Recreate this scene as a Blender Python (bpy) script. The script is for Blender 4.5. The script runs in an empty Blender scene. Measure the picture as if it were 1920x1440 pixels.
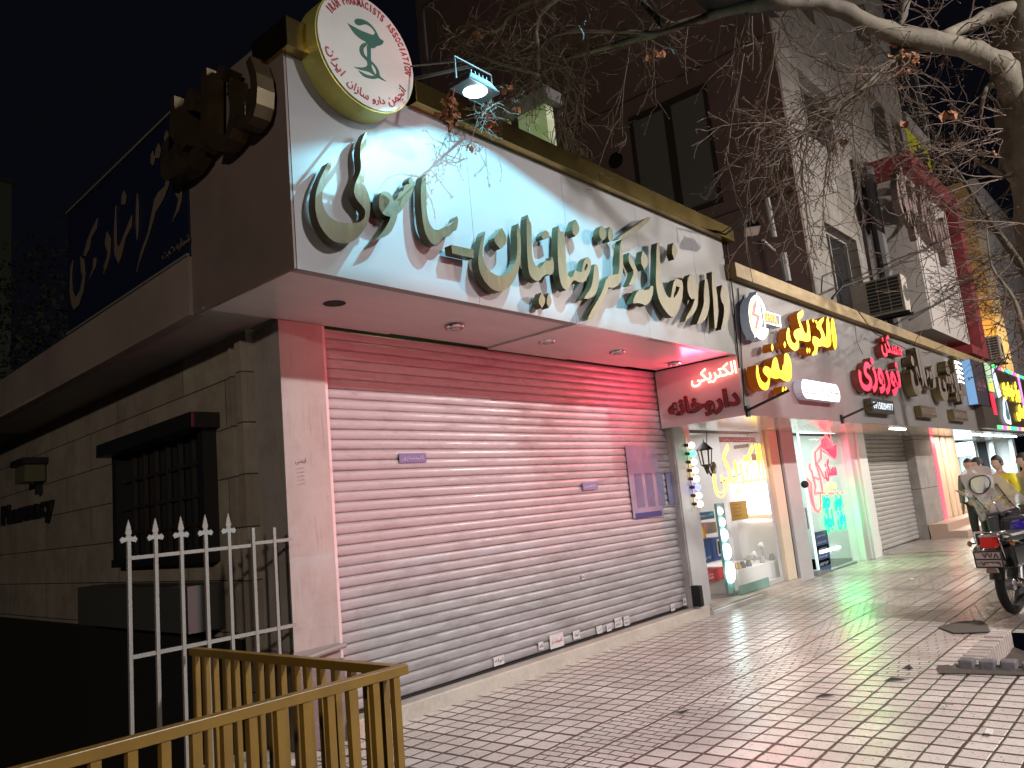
import bpy, bmesh, math, random
from mathutils import Vector, Matrix, geometry, noise
R=math.radians; rnd=random.Random(7)
sc=bpy.context.scene; COL=sc.collection
# ------------------------------------------------------------------ camera
CR=Vector((0.65476662,-0.74986289,-0.09479617)); CU=Vector((-0.05876791,-0.17554797,0.98271524)); CF=Vector((0.75354297,0.63787817,0.15901083)); FP=1476.715
CP=Vector((0,0,1.6))
cam=bpy.data.cameras.new('camera'); co=bpy.data.objects.new('camera',cam); COL.objects.link(co)
m=Matrix((CR,CU,-CF)).transposed().to_4x4(); m.translation=CP; co.matrix_world=m
cam.sensor_width=36; cam.lens=36*FP/1920; cam.clip_start=.05; cam.clip_end=600; sc.camera=co
# ------------------------------------------------------------------ world and view
w=bpy.data.worlds.new('World'); sc.world=w; w.use_nodes=True
bg=w.node_tree.nodes['Background']; bg.inputs[0].default_value=(.55,.6,1,1); bg.inputs[1].default_value=.0032
sc.view_settings.view_transform='Standard'; sc.view_settings.look='None'; sc.view_settings.exposure=.28; sc.view_settings.gamma=1
sc.cycles.use_denoising=True; sc.cycles.max_bounces=6; sc.cycles.diffuse_bounces=3; sc.cycles.glossy_bounces=3; sc.cycles.transmission_bounces=4
sc.cycles.transparent_max_bounces=12; sc.cycles.caustics_reflective=False; sc.cycles.caustics_refractive=False; sc.cycles.sample_clamp_indirect=4
# ------------------------------------------------------------------ street lights, most of them added off view
LIGHTS=[]
def lamp(name,typ,loc,energy,col,aim=None,parent=None,**k):
    L=bpy.data.lights.new(name,typ); L.energy=energy; L.color=col
    for a,b in k.items(): setattr(L,a,b)
    o=bpy.data.objects.new(name,L); COL.objects.link(o); o.location=loc
    if aim is not None: o.rotation_euler=(Vector(aim)-Vector(loc)).to_track_quat('-Z','Y').to_euler()
    LIGHTS.append((o,parent)); return o
LAMP_STREET=lamp('unseen_lamp_light','SPOT',(5.6,-5.4,7.4),6500,(1,.95,.95),aim=(8.0,2.2,0),spot_size=R(104),spot_blend=.9,shadow_soft_size=.22)
LAMP_FILL=lamp('unseen_lamp_light','SPOT',(19,-5.6,7.6),5200,(1,.90,.80),aim=(18.5,3,0),spot_size=R(140),spot_blend=.6,shadow_soft_size=.16)  # added lamp brightening the far pavement and fronts
LAMP_RED=lamp('added_red_light','SPOT',(7.5,-12.5,1.2),7000,(1,.07,.11),aim=(6.6,5.3,2.0),spot_size=R(50),spot_blend=.3,shadow_soft_size=.008)  # added red spot standing in for an unseen red source
LAMP_FAR=lamp('unseen_lamp_light','POINT',(31,-5.6,8.6),3200,(1,.88,.78),shadow_soft_size=.2)  # added lamp brightening the upper facades from the right
LAMP_LEFT=lamp('unseen_lamp_light','POINT',(-11,-7,5.6),2700,(1,.84,.68),shadow_soft_size=.3)  # added dim lamp lifting the dark left-facing walls
LAMP_SIGN=lamp('added_sign_light','SPOT',(5.3,2.4,6.2),1750,(.25,.78,1.0),aim=(5.2,4.17,3.6),spot_size=R(92),spot_blend=.6,shadow_soft_size=.008)  # added lamp above the view, evening the light on the sign

# ------------------------------------------------------------------ helpers
def ray(x,y): return CF+CR*((x-960)/FP)-CU*((y-720)/FP)
def at(x,y,p=(0,4.17,0),n=(0,1,0)):
    d=ray(x,y); p=Vector(p); n=Vector(n); return CP+d*((p-CP).dot(n)/d.dot(n))
def aY(x,y,Y): return at(x,y,(0,Y,0),(0,1,0))
def aX(x,y,X): return at(x,y,(X,0,0),(1,0,0))
def aZ(x,y,Z): return at(x,y,(0,0,Z),(0,0,1))
def aD(x,y,d): return CP+ray(x,y).normalized()*d
ORG={}
def props(o,label=None,cat=None,group=None,kind=None):
    if label: o['label']=label
    if cat: o['category']=cat
    if group: o['group']=group
    if kind: o['kind']=kind
    return o
def T(name,label,cat,loc=(0,0,0),group=None,rz=0):
    o=bpy.data.objects.new(name,None); COL.objects.link(o); o.location=loc; o.rotation_euler=(0,0,rz); o.empty_display_size=.1
    ORG[o.name]=Vector(loc); return props(o,label,cat,group)
class M:
    def __init__(s): s.v=[]; s.f=[]
    def add(s,vs,fs):
        b=len(s.v); s.v+=[Vector(v) for v in vs]; s.f+=[[b+i for i in f] for f in fs]; return s
    def box(s,a,b):
        x0,y0,z0=a; x1,y1,z1=b
        return s.add([(x0,y0,z0),(x1,y0,z0),(x1,y1,z0),(x0,y1,z0),(x0,y0,z1),(x1,y0,z1),(x1,y1,z1),(x0,y1,z1)],[(0,3,2,1),(4,5,6,7),(0,1,5,4),(1,2,6,5),(2,3,7,6),(3,0,4,7)])
    def hexa(s,p): return s.add(p,[(0,3,2,1),(4,5,6,7),(0,1,5,4),(1,2,6,5),(2,3,7,6),(3,0,4,7)])
    def quad(s,a,b,c,d): return s.add([a,b,c,d],[(0,1,2,3)])
    def slab(s,pts,d,hole=None):
        """flat outline (3-D points, coplanar) pushed along vector d"""
        d=Vector(d); pts=[Vector(p) for p in pts]; loops=[pts]+([[Vector(q) for q in h] for h in hole] if hole else [])
        allp=[p for l in loops for p in l]; n=len(allp); tri=geometry.tessellate_polygon(loops)
        b=len(s.v); s.v+=allp+[p+d for p in allp]
        for t in tri: s.f.append([b+i for i in t]); s.f.append([b+n+i for i in reversed(t)])
        k=0
        for l in loops:
            for i in range(len(l)):
                j=(i+1)%len(l); s.f.append([b+k+i,b+k+j,b+n+k+j,b+n+k+i])
            k+=len(l)
        return s
    def tube(s,pts,r,n=6,cap=True):
        pts=[Vector(p) for p in pts]; m=len(pts); rs=r if isinstance(r,(list,tuple)) else [r]*m
        b=len(s.v); t0=(pts[1]-pts[0]).normalized(); u=t0.orthogonal().normalized()
        for i,p in enumerate(pts):
            t=(pts[min(i+1,m-1)]-pts[max(i-1,0)])
            if t.length<1e-9: t=t0
            t.normalize(); u=(u-t*u.dot(t))
            if u.length<1e-6: u=t.orthogonal()
            u.normalize(); v=t.cross(u)
            for k in range(n):
                a=2*math.pi*k/n; s.v.append(p+(u*math.cos(a)+v*math.sin(a))*rs[i])
        for i in range(m-1):
            for k in range(n):
                q=(k+1)%n; s.f.append([b+i*n+k,b+i*n+q,b+(i+1)*n+q,b+(i+1)*n+k])
        if cap: s.f.append([b+k for k in range(n)][::-1]); s.f.append([b+(m-1)*n+k for k in range(n)])
        return s
    def lathe(s,c,prof,n=16,axis=(0,0,1)):
        c=Vector(c); ax=Vector(axis).normalized(); u=ax.orthogonal().normalized(); v=ax.cross(u); b=len(s.v)
        for r,h in prof:
            for k in range(n):
                a=2*math.pi*k/n; s.v.append(c+ax*h+(u*math.cos(a)+v*math.sin(a))*max(r,1e-4))
        for i in range(len(prof)-1):
            for k in range(n):
                q=(k+1)%n; s.f.append([b+i*n+k,b+i*n+q,b+(i+1)*n+q,b+(i+1)*n+k])
        return s
    def ball(s,c,r,n=10,sq=(1,1,1)):
        c=Vector(c); b=len(s.v); h=n//2
        for i in range(h+1):
            th=math.pi*i/h
            for k in range(n):
                a=2*math.pi*k/n; s.v.append(c+Vector((r*sq[0]*math.sin(th)*math.cos(a),r*sq[1]*math.sin(th)*math.sin(a),r*sq[2]*math.cos(th))))
        for i in range(h):
            for k in range(n):
                q=(k+1)%n; s.f.append([b+i*n+k,b+(i+1)*n+k,b+(i+1)*n+q,b+i*n+q])
        return s
    def build(s,name,mat,parent=None,smooth=False,bevel=0,label=None,cat=None,group=None,kind=None,local=False,loc=None):
        org=Vector((0,0,0))
        if parent is not None: org=ORG[parent.name]
        elif loc is not None: org=Vector(loc)
        elif s.v:
            org=Vector(((min(v.x for v in s.v)+max(v.x for v in s.v))/2,(min(v.y for v in s.v)+max(v.y for v in s.v))/2,min(v.z for v in s.v)))
        me=bpy.data.meshes.new(name); off=Vector((0,0,0)) if local else org
        me.from_pydata([v-off for v in s.v],[],s.f); me.validate()
        bm=bmesh.new(); bm.from_mesh(me); bmesh.ops.remove_doubles(bm,verts=bm.verts,dist=1e-5) if smooth else None
        bmesh.ops.recalc_face_normals(bm,faces=bm.faces); bm.to_mesh(me); bm.free()
        if smooth:
            for p in me.polygons: p.use_smooth=True
        for mm in (mat if isinstance(mat,list) else [mat]): me.materials.append(mm)
        o=bpy.data.objects.new(name,me); COL.objects.link(o)
        if parent is not None: o.parent=parent; ORG[o.name]=org
        else: o.location=org; ORG[o.name]=org
        if bevel:
            b=o.modifiers.new('b','BEVEL'); b.width=bevel; b.segments=2; b.limit_method='ANGLE'
        return props(o,label,cat,group,kind)
MATS={}
def mat(name,col,rough=.6,metal=0,emit=None,es=0,bump=None,var=None,streak=None,spec=.5,alpha=1,trans=0,coat=0):
    """bump=(scale,strength); var=(scale,amount,colour2[,stretch]) blotches of a second colour"""
    if name in MATS: return MATS[name]
    m=bpy.data.materials.new(name); m.use_nodes=True; N=m.node_tree.nodes; L=m.node_tree.links; P=N['Principled BSDF']
    P.inputs['Base Color'].default_value=(*col,1); P.inputs['Roughness'].default_value=rough; P.inputs['Metallic'].default_value=metal
    P.inputs['Specular IOR Level'].default_value=spec; P.inputs['Alpha'].default_value=alpha; P.inputs['Transmission Weight'].default_value=trans; P.inputs['Coat Weight'].default_value=coat
    if emit: P.inputs['Emission Color'].default_value=(*emit,1); P.inputs['Emission Strength'].default_value=es
    tc=N.new('ShaderNodeTexCoord')
    prev=None
    for vv in ([var] if var and not isinstance(var,list) else (var or [])):
        mp=N.new('ShaderNodeMapping'); L.new(tc.outputs['Object'],mp.inputs[0])
        if len(vv)>3: mp.inputs['Scale'].default_value=vv[3]
        t=N.new('ShaderNodeTexNoise'); t.inputs['Scale'].default_value=vv[0]; t.inputs['Detail'].default_value=8; t.inputs['Roughness'].default_value=.65; L.new(mp.outputs[0],t.inputs['Vector'])
        rp=N.new('ShaderNodeValToRGB'); lo=vv[4] if len(vv)>4 else .42; rp.color_ramp.elements[0].position=lo; rp.color_ramp.elements[1].position=min(1,lo+.28)
        rp.color_ramp.elements[1].color=(vv[1],)*3+(1,)
        L.new(t.outputs['Fac'],rp.inputs[0]); mx=N.new('ShaderNodeMix'); mx.data_type='RGBA'
        L.new(rp.outputs[0],mx.inputs['Factor'])
        if prev: L.new(prev,mx.inputs['A'])
        else: mx.inputs['A'].default_value=(*col,1)
        mx.inputs['B'].default_value=(*vv[2],1); prev=mx.outputs['Result']
    if prev: L.new(prev,P.inputs['Base Color'])
    if bump:
        t=N.new('ShaderNodeTexNoise'); t.inputs['Scale'].default_value=bump[0]; t.inputs['Detail'].default_value=6; L.new(tc.outputs['Object'],t.inputs['Vector'])
        b=N.new('ShaderNodeBump'); b.inputs['Strength'].default_value=bump[1]; b.inputs['Distance'].default_value=.01; L.new(t.outputs['Fac'],b.inputs['Height']); L.new(b.outputs[0],P.inputs['Normal'])
    MATS[name]=m; return m
class X_:   # tiny maths wrapper on shader nodes
    def __init__(s,nt,v): s.nt=nt; s.v=v
    def op(s,o,*a):
        n=s.nt.nodes.new('ShaderNodeMath'); n.operation=o
        for i,q in enumerate((s,)+a):
            if isinstance(q,X_): 
                if isinstance(q.v,(int,float)): n.inputs[i].default_value=q.v
                else: s.nt.links.new(q.v,n.inputs[i])
            else: n.inputs[i].default_value=q
        return X_(s.nt,n.outputs[0])
    def __add__(s,o): return s.op('ADD',o)
    def __sub__(s,o): return s.op('SUBTRACT',o)
    def __mul__(s,o): return s.op('MULTIPLY',o)
def brick_like(name,col,bw,bh,axes='XZ',mortar=(.05,.045,.04),mw=.012,off=.5,rough=.7,var=.25,bump=.5,blot=None):
    """stone / tile courses: brick texture laid on two object axes"""
    if name in MATS: return MATS[name]
    m=mat(name,col,rough); nt=m.node_tree; N=nt.nodes; L=nt.links; P=N['Principled BSDF']
    tc=N.new('ShaderNodeTexCoord'); sp=N.new('ShaderNodeSeparateXYZ'); L.new(tc.outputs['Object'],sp.inputs[0]); cb=N.new('ShaderNodeCombineXYZ')
    L.new(sp.outputs[axes[0]],cb.inputs[0]); L.new(sp.outputs[axes[1]],cb.inputs[1])
    br=N.new('ShaderNodeTexBrick'); L.new(cb.outputs[0],br.inputs['Vector']); br.offset=off
    br.inputs['Scale'].default_value=1; br.inputs['Brick Width'].default_value=bw; br.inputs['Row Height'].default_value=bh; br.inputs['Mortar Size'].default_value=mw; br.inputs['Mortar Smooth'].default_value=.3
    br.inputs['Color1'].default_value=(*[c*(1+var*.4) for c in col],1); br.inputs['Color2'].default_value=(*[c*(1-var*.6) for c in col],1); br.inputs['Mortar'].default_value=(*mortar,1)
    t=N.new('ShaderNodeTexNoise'); t.inputs['Scale'].default_value=2.2; t.inputs['Detail'].default_value=9; t.inputs['Roughness'].default_value=.7; L.new(tc.outputs['Object'],t.inputs['Vector'])
    mx=N.new('ShaderNodeMix'); mx.data_type='RGBA'; mx.blend_type='MULTIPLY'; mx.inputs['Factor'].default_value=.8 if blot is None else blot
    rp=N.new('ShaderNodeValToRGB'); rp.color_ramp.elements[0].position=.3; rp.color_ramp.elements[0].color=(.5,.46,.42,1); rp.color_ramp.elements[1].position=.65; L.new(t.outputs['Fac'],rp.inputs[0])
    L.new(br.outputs['Color'],mx.inputs['A']); L.new(rp.outputs[0],mx.inputs['B']); L.new(mx.outputs['Result'],P.inputs['Base Color'])
    b=N.new('ShaderNodeBump'); b.invert=True; b.inputs['Strength'].default_value=bump; b.inputs['Distance'].default_value=.01; L.new(br.outputs['Fac'],b.inputs['Height']); L.new(b.outputs[0],P.inputs['Normal'])
    return m
def smooth_poly(P,it=1):
    for _ in range(it):
        Q=[]
        for i in range(len(P)):
            a=P[i]; b=P[(i+1)%len(P)]; c=P[i-1]
            ang=(Vector(b)-Vector(a)).angle(Vector(a)-Vector(c),0) if (Vector(b)-Vector(a)).length>1e-6 and (Vector(a)-Vector(c)).length>1e-6 else 0
            if ang>1.1: Q.append(a)
            else: Q.append((a[0]*.75+c[0]*.25,a[1]*.75+c[1]*.25)); Q.append((a[0]*.75+b[0]*.25,a[1]*.75+b[1]*.25))
        P=Q
    return P
# ---- lettering
FM={'ا':('ﺍ','ﺎ',0,0),'آ':('ﺁ','ﺂ',0,0),'ل':('ﻝ','ﻞ','ﻟ','ﻠ'),'ک':('ﮎ','ﮏ','ﮐ','ﮑ'),'ت':('ﺕ','ﺖ','ﺗ','ﺘ'),'ب':('ﺏ','ﺐ','ﺑ','ﺒ'),'ر':('ﺭ','ﺮ',0,0),'ی':('ﯼ','ﯽ','ﯾ','ﯿ'),'ن':('ﻥ','ﻦ','ﻧ','ﻨ'),'و':('ﻭ','ﻮ',0,0),'ز':('ﺯ','ﺰ',0,0),'م':('ﻡ','ﻢ','ﻣ','ﻤ'),'س':('ﺱ','ﺲ','ﺳ','ﺴ'),'ف':('ﻑ','ﻒ','ﻓ','ﻔ'),'ض':('ﺽ','ﺾ','ﺿ','ﻀ'),'د':('ﺩ','ﺪ',0,0),'خ':('ﺥ','ﺦ','ﺧ','ﺨ'),'ج':('ﺝ','ﺞ','ﺟ','ﺠ'),'ه':('ﻩ','ﻪ','ﻫ','ﻬ'),'ش':('ﺵ','ﺶ','ﺷ','ﺸ'),'گ':('ﮒ','ﮓ','ﮔ','ﮕ'),'ق':('ﻕ','ﻖ','ﻗ','ﻘ'),'ع':('ﻉ','ﻊ','ﻋ','ﻌ'),'پ':('ﭖ','ﭗ','ﭘ','ﭙ')}
def fa(t):
    o=[]
    for i,ch in enumerate(t):
        if ch not in FM: o.append(ch); continue
        f=FM[ch]; pj=i>0 and t[i-1] in FM and FM[t[i-1]][2]!=0; nj=f[2]!=0 and i+1<len(t) and t[i+1] in FM
        o.append(f[3] if pj and nj else f[1] if pj else f[2] if nj else f[0])
    return ''.join(reversed(o))
def text(name,body,o,ux,uz,w,h,mt,parent,depth=.01,tube=0,bold=0,label=None,cat=None,fit=True):
    """lettering as real geometry: lower-left corner o, running along ux, up along uz, w by h metres, raised along ux x uz"""
    cu=bpy.data.curves.new('t','FONT'); cu.body=body; cu.resolution_u=3
    if tube: cu.fill_mode='NONE'; cu.bevel_depth=tube; cu.bevel_resolution=0
    else: cu.extrude=depth/2; cu.offset=bold
    ob=bpy.data.objects.new('t',cu); COL.objects.link(ob); bpy.context.view_layer.update()
    me=bpy.data.meshes.new_from_object(ob.evaluated_get(bpy.context.evaluated_depsgraph_get())); bpy.data.objects.remove(ob)
    xs=[v.co.x for v in me.vertices]; ys=[v.co.y for v in me.vertices]
    ux=Vector(ux).normalized(); uz=Vector(uz).normalized(); n=ux.cross(uz); sx=w/(max(xs)-min(xs)); sy=h/(max(ys)-min(ys)); org=ORG[parent.name] if parent else Vector(o); x0=min(xs); y0=min(ys)
    for v in me.vertices:
        c=v.co; v.co=Vector(o)-org+ux*((c.x-x0)*sx)+uz*((c.y-y0)*sy)+n*c.z*(sy if tube else 1)+n*(0 if tube else depth/2)
    me.materials.clear(); me.materials.append(mt); me.name=name
    r=bpy.data.objects.new(name,me); COL.objects.link(r)
    if parent: r.parent=parent
    else: r.location=org
    ORG[r.name]=org
    return props(r,label,cat)
XR=(1,0,0); ZU=(0,0,1); FR=(0,-1,0)   # the street runs along x, the facades face -y
# ------------------------------------------------------------------ materials
dimmed_white_panel=mat('dimmed_white_panel',(.17,.17,.175),.42,bump=(1.2,.015),var=[(1.1,.2,(.14,.136,.136)),(40,.5,(.10,.09,.085),(1,1,1),.66)])  # white panel greyed; weaker light on the fascia is put into its colour
grey_panel=mat('grey_panel',(.19,.178,.178),.42,bump=(2,.06),var=[(1.6,.5,(.13,.12,.12)),(30,.4,(.2,.18,.17),(1,1,.25),.62)])
brass=mat('brass_trim',(.52,.38,.12),.17,metal=1,bump=(5,.12),var=[(3,.8,(.22,.14,.04)),(12,.5,(.62,.5,.22))])
brassd=mat('brass_letter',(.075,.060,.028),.38,metal=.5,bump=(90,.1),var=[(5,.7,(.05,.045,.025),(1,1,.2)),(30,.5,(.15,.135,.08),(1,1,.12),.5)])
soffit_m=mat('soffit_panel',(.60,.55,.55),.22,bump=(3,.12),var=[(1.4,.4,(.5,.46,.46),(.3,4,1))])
plaster=mat('plaster_pillar',(.30,.28,.265),.75,bump=(20,.3),var=[(2.5,.7,(.22,.18,.16)),(9,.8,(.10,.08,.07),(2.5,2.5,.25),.56)])
wallstone=brick_like('old_stone_blocks',(.33,.29,.24),1.7,.42,'YZ',mortar=(.05,.04,.035),mw=.006,bump=.6)
kerbm=mat('kerb_stone',(.40,.36,.31),.6,bump=(30,.3),var=[(3,.6,(.24,.21,.18)),(25,.4,(.5,.46,.42))])
black=mat('black_paint',(.012,.012,.013),.45); dark=mat('dark_opening',(.006,.006,.007),.8); rubber=mat('rubber',(.015,.015,.016),.75,bump=(80,.4))
chrome=mat('chrome',(.6,.6,.62),.18,metal=1); steel=mat('brushed_steel',(.45,.46,.48),.35,metal=.9)
alum=mat('aluminium_frame',(.55,.55,.56),.4,metal=.3,var=(4,.4,(.4,.39,.38)))
whitep=mat('white_paint',(.72,.72,.72),.5,bump=(6,.05)); glass=mat('clear_glass',(.9,1,.97),.02,trans=0,alpha=.10,spec=.6)
yellowp=mat('yellow_rail_paint',(.19,.11,.015),.38,bump=(16,.25),var=[(4,.7,(.13,.07,.016)),(26,.7,(.10,.05,.02),(1,1,1),.62)],spec=.6)
fencew=mat('worn_white_fence',(.22,.205,.19),.55,bump=(30,.3),var=[(12,.8,(.24,.16,.11),(1,1,.5),.55)])
def em(name,c,s,base=None): return mat(name,base or tuple(min(1,x*.6+.02) for x in c),.4,emit=c,es=s)
# ================================================================== SETTING
# pavement: 33 cm pressed tiles (2 x 3 pillows) with bands of narrow running bond
def pavement_mat():
    m=mat('pressed_paving_tiles',(.5,.4,.38),.4); nt=m.node_tree; N=nt.nodes; L=nt.links; P=N['Principled BSDF']
    g=N.new('ShaderNodeNewGeometry'); ns=N.new('ShaderNodeTexNoise'); ns.inputs['Scale'].default_value=.9; L.new(g.outputs['Position'],ns.inputs['Vector'])
    sp=N.new('ShaderNodeSeparateXYZ'); L.new(g.outputs['Position'],sp.inputs[0])
    ns2=N.new('ShaderNodeTexNoise'); ns2.inputs['Scale'].default_value=7; L.new(g.outputs['Position'],ns2.inputs['Vector'])
    nf=(X_(nt,ns.outputs['Fac'])-.5)*.07; nf2=(X_(nt,ns2.outputs['Fac'])-.5)*.012
    x=X_(nt,sp.outputs['X'])+nf+nf2; y=X_(nt,sp.outputs['Y'])+nf*.6-nf2
    def edge(u,p):  # metres to the nearest line of pitch p
        fr=(u*(1/p)).op('FRACT'); return (fr-.5).op('ABSOLUTE').op('SUBTRACT',.5).op('MULTIPLY',-p)
    def rampd(d,a,b):
        n=N.new('ShaderNodeMapRange'); n.interpolation_type='SMOOTHSTEP'; L.new(d.v,n.inputs['Value']); n.inputs['From Min'].default_value=a; n.inputs['From Max'].default_value=b; return X_(nt,n.outputs[0])
    yo=y-.008
    A=rampd(edge(x,.165),.006,.014)*rampd(edge(yo,.165),.0045,.012)*rampd(edge(yo,.33),.007,.015)*rampd(edge(x,.33),.010,.019)
    rowi=(x*(1/.0825)).op('FLOOR'); sh=(rowi*.37).op('FRACT')*.165
    B=rampd(edge(x,.0825),.0045,.010)*rampd(edge(y+sh,.165),.003,.009)*rampd(edge(yo,.33),.006,.014)
    def band(lo,hi): return y.op('GREATER_THAN',lo)*y.op('LESS_THAN',hi)
    m2=band(2.978,3.638).op('MAXIMUM',band(1.988,2.318)*x.op('GREATER_THAN',6.95)).op('MAXIMUM',band(1.66,1.988)*x.op('GREATER_THAN',8.9))
    mixn=N.new('ShaderNodeMix'); L.new(m2.v,mixn.inputs[0]); L.new(A.v,mixn.inputs[2]); L.new(B.v,mixn.inputs[3]); H=mixn.outputs[0]
    # colour of each pillow
    ci=(x*(1/.33)).op('FLOOR'); cj=(yo*(1/.33)).op('FLOOR'); cb=N.new('ShaderNodeCombineXYZ'); L.new(ci.v,cb.inputs[0]); L.new(cj.v,cb.inputs[1])
    wn=N.new('ShaderNodeTexWhiteNoise'); L.new(cb.outputs[0],wn.inputs['Vector'])
    ci2=(x*(1/.165)).op('FLOOR'); cj2=(yo*(1/.165)).op('FLOOR'); cb2=N.new('ShaderNodeCombineXYZ'); L.new(ci2.v,cb2.inputs[0]); L.new(cj2.v,cb2.inputs[1])
    wn2=N.new('ShaderNodeTexWhiteNoise'); L.new(cb2.outputs[0],wn2.inputs['Vector'])
    big=N.new('ShaderNodeTexNoise'); big.inputs['Scale'].default_value=.8; big.inputs['Detail'].default_value=8; big.inputs['Roughness'].default_value=.7; L.new(g.outputs['Position'],big.inputs['Vector'])
    v=X_(nt,wn.outputs['Value'])*.22+X_(nt,wn2.outputs['Value'])*.16+X_(nt,big.outputs['Fac'])*.9
    rp=N.new('ShaderNodeValToRGB'); e=rp.color_ramp.elements; e[0].position=.25; e[0].color=(.35,.305,.275,1); e[1].position=.9; e[1].color=(.66,.60,.55,1); L.new(v.v,rp.inputs[0])
    pit=N.new('ShaderNodeTexNoise'); pit.inputs['Scale'].default_value=55; pit.inputs['Detail'].default_value=3; L.new(g.outputs['Position'],pit.inputs['Vector'])
    pr=rampd(X_(nt,pit.outputs['Fac']),.30,.37)
    spk=N.new('ShaderNodeTexNoise'); spk.inputs['Scale'].default_value=300; L.new(g.outputs['Position'],spk.inputs['Vector'])
    dk=N.new('ShaderNodeMix'); dk.data_type='RGBA'; L.new((pr*.75+.25).v,dk.inputs['Factor']); dk.inputs['A'].default_value=(.09,.06,.055,1); L.new(rp.outputs[0],dk.inputs['B'])
    mx=N.new('ShaderNodeMix'); mx.data_type='RGBA'; L.new(H,mx.inputs['Factor']); mx.inputs['A'].default_value=(.035,.022,.018,1); L.new(dk.outputs['Result'],mx.inputs['B']); L.new(mx.outputs['Result'],P.inputs['Base Color'])
    hh=X_(nt,H)*1.0+pr*.25+X_(nt,spk.outputs['Fac'])*.16+X_(nt,wn2.outputs['Value'])*.22+X_(nt,ns2.outputs['Fac'])*.3
    b=N.new('ShaderNodeBump'); b.inputs['Strength'].default_value=.8; b.inputs['Distance'].default_value=.006; L.new(hh.v,b.inputs['Height']); L.new(b.outputs[0],P.inputs['Normal'])
    rr=X_(nt,big.outputs['Fac'])*.26+.06+(X_(nt,H)*-.25+.25); L.new(rr.v,P.inputs['Roughness']); P.inputs['Specular IOR Level'].default_value=.75
    return m
pav=pavement_mat()
def sheet(name,x0,x1,y0,y1,z,mt,step,amp=0,hole=None,kind='structure'):
    a=M(); nx=max(1,int((x1-x0)/step)); ny=max(1,int((y1-y0)/step)); b=0
    for i in range(nx+1):
        for j in range(ny+1):
            x=x0+(x1-x0)*i/nx; y=y0+(y1-y0)*j/ny; a.v.append(Vector((x,y,z+amp*noise.noise(Vector((x*.9,y*1.3,0))))))
    for i in range(nx):
        for j in range(ny):
            cx=x0+(x1-x0)*(i+.5)/nx; cy=y0+(y1-y0)*(j+.5)/ny
            if hole and hole(cx,cy): continue
            p=i*(ny+1)+j; a.f.append([p,p+ny+1,p+ny+2,p+1])
    return a.build(name,mt,kind=kind,smooth=True,loc=(0,0,0))
asph=mat('asphalt',(.045,.045,.048),.7,bump=(90,.5),var=(2,.5,(.03,.03,.032)))
soil=mat('dry_soil',(.055,.038,.028),.95,bump=(9,1.0),var=(6,.7,(.10,.075,.055)))
PIT=(7.33,8.95,.25,1.76)
STAIR=lambda x,y: (x<2.54 and y>3.05)
sheet('pavement',.3,60,-1.8,5.5,0,pav,.11,.010,hole=lambda x,y:(PIT[0]<x<PIT[1] and PIT[2]<y<PIT[3]) or STAIR(x,y))
sheet('pavement_edge',-8,.3,-1.8,3.05,0,pav,.5,0)
M().box((-60,-2.05,-.16),(120,-1.8,.012)).build('kerb',kerbm,kind='structure',bevel=.01,loc=(0,0,0))
M().box((-90,-60,-.6),(160,-2.05,-.15)).build('road',asph,kind='structure',loc=(0,0,0))
M().box((-90,3.05,-2.2),(3.4,60,-1.9)).build('sunken_yard_ground',asph,kind='structure',loc=(0,0,0))
M().box((60,-1.8,-.3),(160,60,-.01)).build('ground',asph,kind='structure',loc=(0,0,0))
# tree pit
pm=M().box((PIT[0]-.02,PIT[2]-.02,-.5),(PIT[1]+.02,PIT[3]+.02,-.3)); pm.build('pit_soil_bed',soil,kind='structure',loc=(0,0,0))
a=M(); n=16
for i in range(n+1):
    for j in range(n+1):
        x=PIT[0]+(PIT[1]-PIT[0])*i/n; y=PIT[2]+(PIT[3]-PIT[2])*j/n; a.v.append(Vector((x,y,-.13+.10*noise.noise(Vector((x*2.3,y*2.3,3)))+.05*noise.noise(Vector((x*8,y*8,1))))))
for i in range(n):
    for j in range(n): p=i*(n+1)+j; a.f.append([p,p+n+1,p+n+2,p+1])
a.build('pit_soil',soil,kind='structure',smooth=True,loc=(0,0,0))
bt=mat('pit_edge_block',(.16,.15,.16),.55,bump=(30,.4),var=(8,.6,(.08,.075,.08)))
t=T('tree_pit_edging','square tree pit edging of small grey blocks set in the tiled pavement','edging',(PIT[0],PIT[2],0))
bt2=mat('pit_pale_block',(.40,.34,.31),.6,bump=(30,.3),var=(8,.5,(.22,.18,.16)))
for k in range(10):
    y=PIT[3]-.115-k*.148
    o=M().box((PIT[0]-.03,y,-.14),(PIT[0]+.085,y+.112,.075+.012*rnd.random())).build('block',bt,t,bevel=.012)
M().box((PIT[0]-.028,PIT[2],-.14),(PIT[0]+.06,PIT[3],.03)).build('edging_base',bt,t)
for k in range(16):
    x=PIT[0]+.10+k*.098
    M().box((x,PIT[3]-.115,-.14),(x+.066,PIT[3]+.05,.022+.014*rnd.random())).build('block',bt2,t,bevel=.006)
mort=mat('mortar_patch',(.08,.066,.054),.9,bump=(60,1),var=(20,.6,(.07,.055,.045)))
def patch(pts,z,name='mortar_patch'):
    M().slab([(x,y,z) for x,y in pts],(0,0,.006)).build(name,mort,kind='structure',loc=(0,0,0))
patch([(7.10,1.86),(7.13,1.70),(7.20,1.2),(7.22,.9),(7.295,.9),(7.295,1.78),(7.42,1.86),(7.36,1.93)],.006)
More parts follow.
